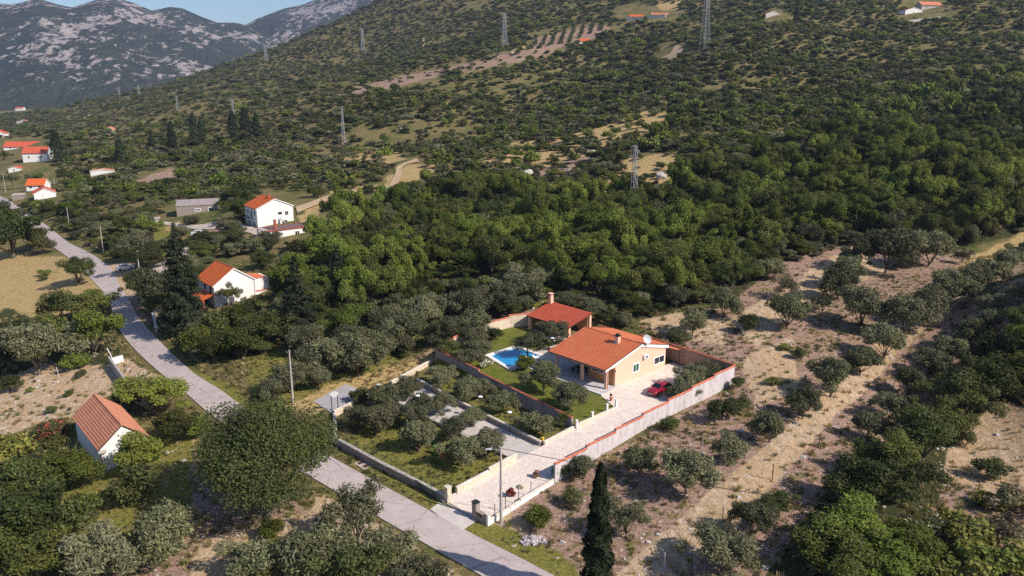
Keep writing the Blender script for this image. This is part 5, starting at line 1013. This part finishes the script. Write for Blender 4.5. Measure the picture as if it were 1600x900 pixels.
def one(kind,u,v,wp,label,cat='shrub',hs=1.,name=None):
    p=gp(u,v); p[2]-=.1; place(kind,name or ('olive_tree' if 'olive' in kind else 'shrub' if 'bush' in kind else 'leafy_tree'),tuple(p),pxw(p,wp),label,cat if 'olive' not in kind else 'olive tree',None,hs)
T='tree'
for q in [('darkt',95,508,62,'dark rounded tree at the edge of the yellow field',T,.8),('darkt',122,447,52,'dark round tree alone in the yellow field by the road',T,.8),('brightt',147,556,84,'big bright green tree left of the road above the retaining wall',T,.85),('round',148,498,60,'green tree behind the big bright one at the roadside',T,.7),('olive',62,585,92,'wide grey olive shrub at the top of the mown field',T,.9),('darkt',16,570,80,'dark tree at the left edge above the mown field',T,.8),('round',92,545,60,'green tree behind the wide grey olive',T,.75),('bushb',122,575,40,'low green shrub right of the wide grey olive','shrub',.8),('bush',52,520,34,'small shrub at the yellow field corner','shrub',.8),('bush',15,612,36,'low green bush by the pale stick','shrub',.8),
 ('darkt',22,402,78,'dark tree mass beside the yellow field at the left edge',T,.9),('round',52,392,48,'tree touching the road edge above the yellow field',T,.8),('darkt',5,372,60,'dark tree behind the mass at the left edge',T,.8),('bush',70,398,30,'small tree overhanging the yellow field and the road','shrub',1.),
 ('bushb',72,430,18,'tiny green bush in the yellow field','shrub',.6),('bushb',68,438,14,'tiny lower bush in the yellow field','shrub',.6),('bushb',48,610+3,10,'small weed tuft in the mown field, left','shrub',.8),('bush',108,618,14,'small weed bush in the mown field, middle','shrub',.8),('bush',80,646,16,'small bush in the mown field above the red flowered hedge','shrub',.9),('bush',128,588,16,'small green plant in the mown field under the retaining wall','shrub',.8),
 ('brightt',252,650,86,'bright green tree beside the road behind the old house',T,.6),('brightt',216,744,88,'bright green tree against the white wall of the old house',T,.75),('round',270,690,70,'green tree between the old house and the oak',T,.65),('bush',205,640,44,'grey green shrub behind the old house roof','shrub',1.),('bush',232,632,40,'grey shrub by the low stones behind the old house','shrub',1.),('bushb',300,685,44,'green shrub under the oak on the old house side','shrub',1.),
 ('brightt',96,764,100,'wide bright green tree below the old house',T,.6),('bushy',22,720,70,'yellow green bush at the left edge below the mown field','shrub',.8),('bushy',52,742,46,'yellow green shrub left of the wide bright tree','shrub',.8),('bush',222,783,64,'olive grey shrub in the shadow edge of the oak','shrub',1.1),
 ('darkt',20,805,110,'dark tree in the bottom left mass, the highest one',T,.8),('darkt',70,860,110,'dark tree in the bottom left mass, towards the straw grass',T,.8),('darkt',10,880,120,'dark tree in the bottom left corner',T,.8),('round',55,925,110,'green tree cut by the bottom edge at the left',T,.8),('bush',118,835,64,'grey olive shrub below the wide bright tree','shrub',1.1),('olive',256,872,92,'round olive left of the bare ground at the bottom',T,1.),('olive',162,915,98,'olive cut by the bottom edge at the left',T,.9),('bushb',130,800,40,'green shrub with pale flowers in the straw grass','shrub',.8),
 ('olive_sparse',560,858,92,'thin leaved pale tree at the lower edge of the road',T,1.15),('round',440,905,84,'green tree at the left of the bottom centre mass',T,.7),('olive',500,905,92,'olive in the middle of the bottom centre mass',T,.9),('olive',606,895,84,'olive close to the road in the bottom centre mass',T,1.),('olive',655,942,88,'olive at the right of the bottom centre mass',T,.8),('olive',400,915,90,'olive at the left end of the bottom centre mass',T,.8),('olive',480,925,110,'olive cut by the bottom edge left of centre',T,.9),('darkt',560,930,110,'dark tree cut by the bottom edge at centre',T,.8),('olive',705,965,56,'olive cut by the bottom edge beside the road',T,.8),('bushb',425,842,40,'bright green shrub at the top left of the bottom centre mass','shrub',1.),
 ('olive',240,495,66,'olive tree on the house side of the road, nearest the bend',T,1.1),('round',232,470,60,'green tree on the house side of the road behind the olive',T,.8),('olive',265,470,50,'olive left of the very tall conifer',T,1.),('darkt',225,425,60,'dark tree over the gravel pull-off',T,.7),('olive',212,410,44,'olive by the wooden pole at the pull-off',T,1.),('darkt',360,480,26,'small bushy tree in front of the white gabled wall',T,1.25),('round',335,568,40,'small round topped tree with a bare trunk on the verge',T,1.05),('bushb',308,558,44,'green bush left of the small round topped tree','shrub',1.1),('round',380,560,80,'green tree mass right of the small round topped tree',T,.6),('darkt',420,540,80,'dark tree mass under the conical tree',T,.65),('bush',395,505,50,'shrubs in front of the white side block','shrub',.8),('bush',345,535,44,'shrub between the conifer and the white gabled house','shrub',1.2),('olive',446,505,44,'olive right of the white side block',T,1.),
 ('bushb',842,822,42,'bright green bush alone on the bank near the lamp','shrub',1.),('bush',895,790,34,'small grey bush on the bank above the cypress','shrub',.8),('olive',912,748,44,'small olive against the pale outer wall',T,.9),('bush',880,744,26,'dry lilac shrub against the pale outer wall','shrub',1.),('bush',1045,672,26,'small bush above the pale outer wall, left','shrub',1.),('bush',1134,655,44,'round bush in the orchard near the outer wall','shrub',.9),('bush',1155,606,22,'small dry bush by the far wall corner','shrub',.9),('bush',1160,640,24,'small shrub in the orchard above the round bush','shrub',.9),('olive',1252,650,40,'slender olive between the round bush and the lane',T,1.2),('bushy',1210,600,26,'yellowish weed bush in the upper orchard','shrub',.6),('bush',1250,560,20,'small olive sapling in the upper orchard, left','shrub',1.),('bushy',1225,545,24,'yellow weed patch in the upper orchard','shrub',.4),
 ('darkt',1352,742,64,'dark tree at the top left of the bottom right hedge',T,.8),('round',1398,764,84,'tree in the upper part of the bottom right hedge',T,.8),('darkt',1440,720,90,'dark tree where the hedge meets the stony ground',T,.8),('darkt',1350,800,110,'dark tree in the middle of the bottom right hedge',T,.75),('darkt',1410,790,90,'shaded tree beside the white blossoming shrub',T,.8),('brightt',1350,872,120,'bright green tree in the bottom right hedge',T,.6),('brightt',1420,880,100,'bright tree under the white blossoming shrub',T,.6),('round',1300,905,110,'green tree at the bottom left of the hedge',T,.65),('brightt',1380,935,120,'bright green tree cut by the bottom edge on the right',T,.6),('round',1462,690,80,'green tree in the upper end of the hedge',T,.8),
 ('darkt',1500,660,84,'dark tree right of the lane row, lower',T,.8),('darkt',1545,635,90,'big dark tree right of the lane row, middle',T,.85),('round',1590,620,80,'green tree at the right edge above the stony ground',T,.85),('darkt',1560,590,80,'dark tree at the right of the lane row, upper',T,.85),('brightt',1600,575,70,'bright green tree at the right edge',T,.85),('darkt',1590,530,60,'dark tree at the right edge by the last stakes',T,.8),('round',1505,625,60,'green tree between the lane row and the dark trees',T,.8),
 ('bushy',1500,860,90,'golden dry bush in the bottom right corner','shrub',.9),('bushy',1530,895,80,'golden grass bush cut by the bottom edge at the right','shrub',.8),('bushg',1560,850,70,'grey dry shrub in the bottom right corner','shrub',.8),('bush',1545,745,44,'shrub on the stony ground at the right','shrub',.8),('bushg',1580,800,60,'grey shrub at the right edge of the stony ground','shrub',.8),('bush',1508,698,26,'thin sapling on the stony ground','shrub',1.2),('bushy',1545,790,50,'yellowish shrub on the stony ground','shrub',.6),('bushy',1590,900,70,'yellow dry shrub in the very corner','shrub',.8),('bushy',1470,905,70,'yellow green shrub left of the golden bush','shrub',.8)]:
    one(q[0],q[1],q[2],q[3],q[4],q[5],q[6])
for i,(u_,v_,w__,k_,l_) in enumerate([(20,288,18,'olive','olive between the white outbuilding and the road'),(100,282,20,'darkt','dark tree right of the village houses'),(62,284,16,'round','green tree between the two village roofs'),(92,303,18,'olive','olive above the white gable by the road'),(30,262,14,'darkt','dark tree left of the blue shaded house'),(112,318,22,'olive','olive right of the white gable by the road'),(8,252,16,'darkt','dark tree at the left edge below the long red roof'),(48,285,16,'olive','olive behind the orange red roofed house'),(110,300,20,'round','green tree at the village edge'),(80,250,14,'round','tree at the foot of the broad dark cypress'),(78,328,20,'bush','shrub in front of the white gable wall'),(40,328,16,'bush','shrub beside the flat roadside shed'),(2,285,14,'olive','olive at the left edge above the road'),(425,392,34,'olive','olive in front of the flat roofed annex'),(395,398,32,'olive','olive at the left corner of the flat roofed annex'),(470,398,30,'bush','shrub at the right corner of the flat roofed annex'),(345,388,30,'olive','olive between the pale car and the annex'),(318,392,26,'bush','shrub below the gravel track'),(300,355,22,'olive','olive before the grey block building'),(285,372,24,'olive','olive at the left end of the gravel track'),(450,425,36,'olive','olive down the slope from the annex'),(410,420,34,'darkt','dark tree down the slope from the annex'),(366,402,26,'olive','olive above the white gabled house')]):
    one(k_,u_,v_,w__,l_,'shrub' if 'bush' in k_ else 'tree',.85)
def special(name,u,v,wp,hm,mat,extra,label,cat,n=1200,ls=.16):
    p=gp(u,v); w_=pxw(p,wp); r=empty(name,tuple(p),u%6,label,cat); link('foliage',bush_mesh(mat,int(u),w_,hm,n,ls,extra),r)
    b=MB().mat(M['bark']); b.tube([(0,0,-.2),(0,0,hm*.5)],[.06,.03],5); b.build('stems',r)
special('flowering_hedge',78,688,54,1.6,'dark',('redflower',.22),'red flowered hedge left of the old house','hedge',3500,.2)
special('flowering_shrub',797,779,14,1.3,'redflower',('dark',.25),'deep red leaved shrub inside the wall by the lamp pole','shrub',900,.14)
special('flowering_shrub',838,748,13,1.1,'bush' if 0 else 'mid',('pinkflower',.35),'pink flowering shrub at the corner where the clay capped wall begins','shrub',800,.13)
special('flowering_shrub',812,765,10,.5,'yellow',('whiteflower',.4),'low yellow white flowers between the pink shrub and the green posts','shrub',400,.1)
special('lilac_shrub',589,638,26,1.7,'lilac',None,'lilac grey shrub on the low wall by the basketball hoop','shrub',1000,.16)
special('blossoming_shrub',1445,845,70,2.6,'green',('whiteflower',.16),'shrub with white blossom at the bottom right hedge','shrub',3000,.22)
special('flowering_shrub',1117,588,20,1.3,'green',('whiteflower',.45),'yellow white flowering shrub against the shaded back wall','shrub',700,.14)
special('grey_shrub',1060,598,16,1.2,'whiteflower',('olive',.5),'pale grey plant on the outer wall beside the olives','shrub',400,.12)
special('lilac_shrub',884,742,16,1.6,'lilac',None,'lilac shrub against the pale outer wall','shrub',700,.14)
for s_,t_,lb,fm in [(1,29.6,'orange red flowers at the foot of the sunlit stone wall','redflower'),(4.4,30.,'yellow flowers at the foot of the sunlit stone wall','yellow'),(-6.6,19.6,'white flowering oleander at the left pool corner','whiteflower'),(5.6,22.,'white flowering shrub behind the far pool edge','whiteflower')]:
    q=loc(s_,t_,2.4); r=empty('flowering_shrub',tuple(q),0,lb,'shrub'); link('foliage',bush_mesh('mid',int(s_*9+99),1.9,1.1,900,.13,(fm,.45)),r); b=MB().mat(M['bark']); b.tube([(0,0,-.1),(0,0,.5)],.04,5); b.build('stems',r)
# ---------------- the wood and the scrub on the hillside ----------------
# keep-out areas in the picture plane of the ground: houses, tracks, clearings
NOGO=[[(455,352),(540,320),(600,300),(632,268),(668,262),(664,290),(618,322),(480,372)],[(150,405),(235,400),(300,390),(310,405),(262,440),(232,500),(205,470)],[(378,345),(405,300),(480,300),(505,330),(508,440),(378,425)],[(255,320),(345,320),(352,378),(262,378)],[(-60,300),(0,318),(88,392),(80,404),(-60,404)],[(312,400),(440,400),(446,512),(325,512)],[(460,345),(460,318),(540,296),(600,280),(625,248),(665,246),(668,262),(635,275),(622,300),(590,300),(560,306),(480,340)],
 [(725,830),(860,750),(1145,605),(1000,532),(1060,500),(1150,468),(1240,412),(1330,386),(1440,396),(1600,370),(1800,330),(1800,1300),(900,1300)],[(-400,396),(0,396),(120,396),(200,480),(200,640),(120,780),(-400,900)],[(500,620),(640,560),(850,478),(925,495),(985,525),(1160,590),(1150,640),(760,860),(500,740)],
 [(-100,225),(0,218),(70,212),(84,262),(120,290),(112,325),(0,330),(-100,300)],[(140,270),(182,268),(182,283),(140,283)],[(206,270),(282,258),(280,284),(206,292)],[(822,84),(870,80),(965,50),(960,34),(900,38),(830,58)],[(960,10),(1065,5),(1065,36),(960,36)],[(1190,14),(1228,14),(1228,36),(1190,36)],[(1405,-10),(1480,-10),(1480,30),(1405,30)],[(1030,68),(1075,68),(1070,90),(1025,92)]]
SPARSE=[[(745,262),(800,225),(900,208),(1010,175),(1060,178),(1010,210),(940,232),(860,262)],[(985,245),(1060,235),(1060,285),(1000,305),(930,300)],[(830,265),(900,225),(940,260),(860,300)],[(430,260),(520,230),(640,250),(560,290),(460,330)],[(660,230),(760,225),(860,280),(800,320),(700,275)],[(150,360),(230,330),(300,390),(220,410),(160,400)],[(90,180),(300,150),(520,110),(600,150),(420,200),(200,250)],[(470,230),(700,160),(850,150),(760,220),(520,262)]]
road_c=np.array([( (a[0]+b[0])/2,(a[1]+b[1])/2) for a,b in rrows]); 
def near_road(x,y,d): 
    r=np.zeros(x.shape,bool)
    for i in range(0,len(x),4000): r[i:i+4000]=(((x[i:i+4000,None]-road_c[None,:,0])**2+(y[i:i+4000,None]-road_c[None,:,1])**2).min(1)<d*d)
    return r
pts=[]
r_=118.; 
while r_<1900:
    cell=np.interp(r_,[118,200,350,600,1000,1900],[3.1,3.3,3.7,4.8,6.6,11.5]); n=int(r_*1.36/cell)
    th=(np.arange(n)+rng.uniform(-.42,.42,n))*cell/r_-.68; rr=r_+rng.uniform(-.45,.45,n)*cell
    pts.append(np.stack([rr*np.sin(th),rr*np.cos(th),np.full(n,cell)],-1)); r_+=cell*.92
Q=np.concatenate(pts); u,v,D=project(Q[:,0],Q[:,1],ghz(Q[:,0],Q[:,1])); zz=ghz(Q[:,0],Q[:,1]); ww=wob(Q[:,0]/3,Q[:,1]/3)
inview=(u>-30)&(u<1630)&(v<560)&(v>-160)
uw,vw=u+ww*4,v+ww*2
ok=inview&~zone(NOGO,uw,vw)&~near_road(Q[:,0],Q[:,1],5.)
dens=np.where(zone(Z_WOOD,uw,vw),.98,.93); dens=np.where(zone(SPARSE,uw,vw),.55,dens); dens=np.where(zone([[(520,150),(640,114),(760,90),(830,70),(868,80),(850,96),(700,120),(560,150)]],uw,vw),.12,dens)
pat=snoise(Q[:,0],Q[:,1],42,4,1/28.); dens=dens*np.where((pat>.22)&~zone(Z_WOOD,uw,vw),.45,1)*np.where(zone(Z_DRY,u,v),.42,1)
ok&=rng.uniform(size=len(Q))<dens
Q,u,v,D,zz=Q[ok],u[ok],v[ok],D[ok],zz[ok]
inw=zone(Z_WOOD,u,v); pa=snoise(Q[:,0],Q[:,1],5,4,1/45.); pb=snoise(Q[:,0],Q[:,1],8,4,1/16.)
rr=rng.uniform(size=len(Q)); sp=np.empty(len(Q),int)   # 0 bright,1 round,2 dark,3 olive,4 bush,5 dry
lowwood=inw&(v>250)
for i in range(len(Q)):
    if lowwood[i]: pr=[.44,.26,.10,.08,.05,.07] if pb[i]>-.08 else [.12,.30,.30,.12,.05,.11]
    elif inw[i]: pr=[.18,.30,.17,.14,.06,.15] if pb[i]>0 else [.06,.20,.26,.22,.07,.19]
    elif u[i]<700: pr=[.05,.16,.10,.30,.19,.20] if pa[i]>0 else [.03,.10,.10,.38,.15,.24]
    else: pr=[.09,.22,.13,.28,.10,.18] if pa[i]>0 else [.05,.14,.20,.32,.10,.19]
    sp[i]=np.searchsorted(np.cumsum(pr),rr[i]*.999)
sp=sp.clip(0,5)
base_w=np.array([6.4,6.2,5.8,5.2,3.6,3.8])[sp]*np.where(inw,rng.uniform(.40,1.08,len(Q)),rng.uniform(.45,1.2,len(Q))*.84); wid=np.where(D<330,base_w,base_w*np.interp(D,[330,600,1000,1900],[1.,1.1,1.35,2.2])); wid=np.where(inw,wid*1.02,wid)
hs=np.array([1.0,.9,.85,.85,.8,.8])[sp]*np.where(inw,rng.uniform(.6,1.5,len(Q)),rng.uniform(.6,1.2,len(Q)))*np.where(inw,.92,.78)*np.interp(D,[300,900,1900],[1,.75,.55])
kinds=['brightt','round','darkt','olive','bush','bushg']
def mk_single(kind):
    out=[]
    for cm,tm in KIND[kind]['v']:
        a=cm.copy(); bm=bmesh.new(); bm.from_mesh(a); k0=len(bm.faces); bm.from_mesh(tm); bm.faces.ensure_lookup_table()
        for f in bm.faces[k0:]: f.material_index=len(cm.materials)
        bm.to_mesh(a); bm.free(); a.materials.append(M['bark']); out.append(a)
    return out
SING={k:mk_single(k) for k in kinds}
FARV={}
for k,mats_,w_,h_,z_,n_,l_ in [('brightt',['bright','green'],6,5.2,.3,420,.85),('round',['green','mid'],6,5,.3,420,.85),('darkt',['mid','dark'],6,5,.3,420,.8),('olive',['olive','olive_dark'],5,3.4,.3,380,.7),('bush',['mid','olive_dark'],3,2,.05,240,.5),('bushg',['brown','olive_dark'],3,2,.05,240,.5)]:
    FARV[k]=[crown_mesh('far_crown',mats_,900+i*7+len(k),w_,h_,z_,n_,l_,13,w_*.2,.25)[0] for i in range(3)]
base_m=[6.,6.,5.6,4.8,3.2,3.4]
order=np.argsort(-(wid/D)); used={}; indiv=np.zeros(len(Q),bool)
LIM={0:300,1:300,2:300,3:160,4:240,5:240}
names=['bright_leafy_tree','green_leafy_tree','dark_leafy_tree','hillside_olive_tree','hillside_shrub','dry_shrub']; look=['bright green leafy tree','mid green leafy tree','dark green leafy tree','grey green olive tree','low green shrub','greyish dry twiggy shrub']; cats=['tree','tree','tree','tree','shrub','shrub']
def area(u,v,inw):
    if inw:
        if v>330:
            if u<560: return 'in the shaded wood around the conical trees'
            if u<820: return 'in the dense wood left of the pavilion chimney'
            if u<1010: return 'in the dense wood straight behind the pavilion'
            if u<1250: return 'at the wood edge above the bare orchard ground'
            return 'at the wood edge by the yellow grass strip'
        if u<760: return 'in the wood below the pale dirt track'
        if u<1000: return 'in the wood between the dirt track and the nearest pylon'
        if u<1300: return 'in the dense wood right of the nearest pylon'
        return 'in the dense wood at the far right'
    if u<330: return 'on the scrubby slope near the village'
    if v>330: return 'among the trees around the white houses'
    return 'on the open scrubby hillside' if u<900 else 'on the open right hillside'
for i in order:
    k=sp[i]
    if used.get(k,0)>=LIM[k] or u[i]<-10 or u[i]>1610 or v[i]<30: continue
    used[k]=used.get(k,0)+1; indiv[i]=True; kn=kinds[k]; me=SING[kn][used[k]%len(SING[kn])]; s=wid[i]/KIND[kn]['w']
    o=bpy.data.objects.new(names[k],me); COL.objects.link(o); o.location=(Q[i,0],Q[i,1],zz[i]-.15); o.rotation_euler=(0,0,(i*2.4)%6.28); an=1+.28*math.sin(i*1.7); o.scale=(s*an,s/an,s*hs[i]*1.1)
    ar=area(u[i],v[i],inw[i]); sz_=wid[i]/base_m[k]; ad='small ' if sz_<.75 else ('large ' if sz_>1.12 else ''); tag(o,ad+look[k]+' '+ar,cats[k],ad+look[k]+'s '+ar)
def gn_scatter(name,P,scale,rot,var,meshes,kind='stuff',label=None):
    me=bpy.data.meshes.new(name); me.vertices.add(len(P)); me.vertices.foreach_set('co',np.asarray(P,np.float32).ravel())
    for nm,ty,a in (('sc','FLOAT_VECTOR',scale),('rt','FLOAT',rot),('vi','INT',var)):
        at=me.attributes.new(nm,ty,'POINT'); at.data.foreach_set('vector' if ty=='FLOAT_VECTOR' else 'value',np.asarray(a,np.int32 if ty=='INT' else np.float32).ravel())
    o=link(name,me); tag(o,kind=kind)
    c=bpy.data.collections.new(name+'_pieces')
    for i,m_ in enumerate(meshes): q=bpy.data.objects.new(f'piece_{name}_{i:03d}',m_); c.objects.link(q)
    g=bpy.data.node_groups.new(name,'GeometryNodeTree'); g.interface.new_socket('Geometry',in_out='INPUT',socket_type='NodeSocketGeometry'); g.interface.new_socket('Geometry',in_out='OUTPUT',socket_type='NodeSocketGeometry')
    nd=g.nodes; gi=nd.new('NodeGroupInput'); go=nd.new('NodeGroupOutput'); ip=nd.new('GeometryNodeInstanceOnPoints'); ci=nd.new('GeometryNodeCollectionInfo'); ci.inputs['Collection'].default_value=c; ci.inputs['Separate Children'].default_value=True; ci.inputs['Reset Children'].default_value=True
    def at(nm,ty): x=nd.new('GeometryNodeInputNamedAttribute'); x.data_type=ty; x.inputs[0].default_value=nm; return x.outputs[0]
    cx=nd.new('ShaderNodeCombineXYZ'); L_=g.links.new; L_(at('rt','FLOAT'),cx.inputs[2]); L_(gi.outputs[0],ip.inputs['Points']); L_(ci.outputs[0],ip.inputs['Instance']); ip.inputs['Pick Instance'].default_value=True; L_(at('vi','INT'),ip.inputs['Instance Index']); L_(cx.outputs[0],ip.inputs['Rotation']); L_(at('sc','FLOAT_VECTOR'),ip.inputs['Scale']); L_(ip.outputs[0],go.inputs[0])
    md=o.modifiers.new('scatter','NODES'); md.node_group=g; return o
rest=~indiv; anr=rng.uniform(.72,1.32,len(Q)); near=rest&(D<330); meshes=[];base={}
for k in kinds: base[(k,0)]=len(meshes); meshes+=KIND[k]['v'] and [m_ for m_ in SING[k][:3]]
for k in kinds: base[(k,1)]=len(meshes); meshes+=FARV[k]
vi=np.array([base[(kinds[sp[i]],0 if D[i]<300 else 1)]+i%3 for i in range(len(Q))]); s=wid/np.array([KIND[k]['w'] for k in kinds])[sp]
gn_scatter('hillside_scrub',np.stack([Q[:,0],Q[:,1],zz-.15],-1)[rest],np.stack([s*anr,s/anr,s*hs*1.1],-1)[rest],rng.uniform(0,6.28,rest.sum()),vi[rest],meshes)
print('FOREST',len(Q),'individual',indiv.sum(),'stuff',rest.sum())
# vineyard rows on the terraces
# ---------------- grass tufts, weeds and loose stones ----------------
def tuft(mat,seed,w_,h_,n):
    rg=np.random.default_rng(seed); az=rg.uniform(0,6.28,n); r=rg.uniform(0,w_*.5,n); b=np.stack([r*np.cos(az),r*np.sin(az),np.zeros(n)],-1); tip=b*1.5+np.stack([rg.normal(size=n)*.12*h_,rg.normal(size=n)*.12*h_,h_*rg.uniform(.5,1.1,n)],-1); t=np.stack([-np.sin(az),np.cos(az),np.zeros(n)],-1)*.02*(1+h_); 
    V=np.stack([b-t,b+t,tip+t*.3,tip-t*.3],1).reshape(-1,3); return npmesh('tuft',V,np.arange(4*n).reshape(n,4),[M[mat]])
N_=60000; th=rng.uniform(-.66,.66,N_); r2=np.sqrt(rng.uniform(64**2,205**2,N_)); gx,gy=r2*np.sin(th),r2*np.cos(th); gzz=gz(gx,gy); gu,gv,gD=project(gx,gy,gzz); gw=wob(gx,gy)
Ls=(gx-O[0])*E1[0]+(gy-O[1])*E1[1]; Lt=(gx-O[0])*E2[0]+(gy-O[1])*E2[1]
bad=near_road(gx,gy,3.1)|((Ls>-35.5)&(Ls<18.5)&(Lt>-12.3)&(Lt<-4.4))|((Ls>-12.5)&(Ls<19)&(Lt>-5)&(Lt<33))|((Ls>-23.5)&(Ls<-16)&(Lt>-5)&(Lt<27))|((Ls>-32)&(Ls<-23)&(Lt>24)&(Lt<33))|((Ls>-40.5)&(Ls<-34.5)&(Lt>-12)&(Lt<-5))
pal=zone(Z_PALE,gu,gv); dr=zone(Z_DRY,gu,gv); gr=zone(Z_GREEN,gu,gv); so_=zone(Z_SOIL,gu,gv)
dn=np.where(pal,.20,np.where(so_,.62,.75)); pt_=snoise(gx,gy,77,4,1/7.); dn=dn*np.where(pt_>.05,1.15,.45); keep=(gu>-60)&(gu<1660)&(gv<960)&~bad&(rng.uniform(size=N_)<dn)
tm=[tuft('straw',1,.5,.35,34),tuft('straw',2,.7,.45,44),tuft('weed',3,.5,.3,34),tuft('weed',4,.8,.4,50),bush_mesh('weed',5,.7,.4,70,.10),bush_mesh('olive_dark',6,.7,.4,70,.10)]
pch=np.where(dr,.85,np.where(gr,.20,np.where(pal,.62,.45))); strw=rng.uniform(size=N_)<pch; vi=np.where(strw,rng.integers(0,2,N_),2+rng.integers(0,4,N_)); sc=rng.uniform(.5,1.35,N_)*np.where(gr,.7,1)
gn_scatter('wild_grass',np.stack([gx,gy,gzz-.03],-1)[keep],np.stack([sc,sc,sc],-1)[keep],rng.uniform(0,6.28,keep.sum()),vi[keep],tm)
keep=(gu>-60)&(gu<1660)&(gv<960)&~bad&(pal|so_)&(rng.uniform(size=N_)<.16)
sm=[]
for i in range(3): sm.append(ROCKS[i])
sc=rng.uniform(.05,.17,N_)*np.where(rng.uniform(size=N_)<.06,2.2,1)
gn_scatter('loose_stones',np.stack([gx,gy,gzz],-1)[keep],np.stack([sc,sc,sc],-1)[keep],rng.uniform(0,6.28,keep.sum()),rng.integers(0,3,keep.sum()),sm)
# vines: rows of low dark vines on the terraced vineyard
vr=[]
for k_ in range(9):
    a=gp(826+k_*16,83-k_*4.6); c=gp(838+k_*15.,60-k_*2.9); L_=np.hypot(*(c-a)[:2]); n=int(L_/2.6)
    for j in range(n): q=a+(c-a)*j/n; vr.append((q[0]+rng.uniform(-.4,.4),q[1]+rng.uniform(-.4,.4)))
vr=np.array(vr); 
if len(vr): z_=ghz(vr[:,0],vr[:,1]); s_=rng.uniform(.8,1.3,len(vr)); gn_scatter('vineyard',np.stack([vr[:,0],vr[:,1],z_],-1),np.stack([s_,s_,s_],-1),rng.uniform(0,6,len(vr)),rng.integers(0,3,len(vr)),FARV['bush'])
# ---------------- air ----------------
if HAZE:
    hb=MB(); hb.box(-2600,2600,-150,6200,-140,620); o=hb.build('haze'); m=bpy.data.materials.new('haze'); m.use_nodes=True; t=m.node_tree; t.nodes.remove(t.nodes['Principled BSDF']); pv=t.nodes.new('ShaderNodeVolumePrincipled'); pv.inputs['Color'].default_value=(.62,.74,1,1); pv.inputs['Density'].default_value=HAZE; pv.inputs['Anisotropy'].default_value=.2; t.links.new(pv.outputs[0],t.nodes['Material Output'].inputs['Volume']); o.data.materials.append(m); tag(o,kind='stuff')
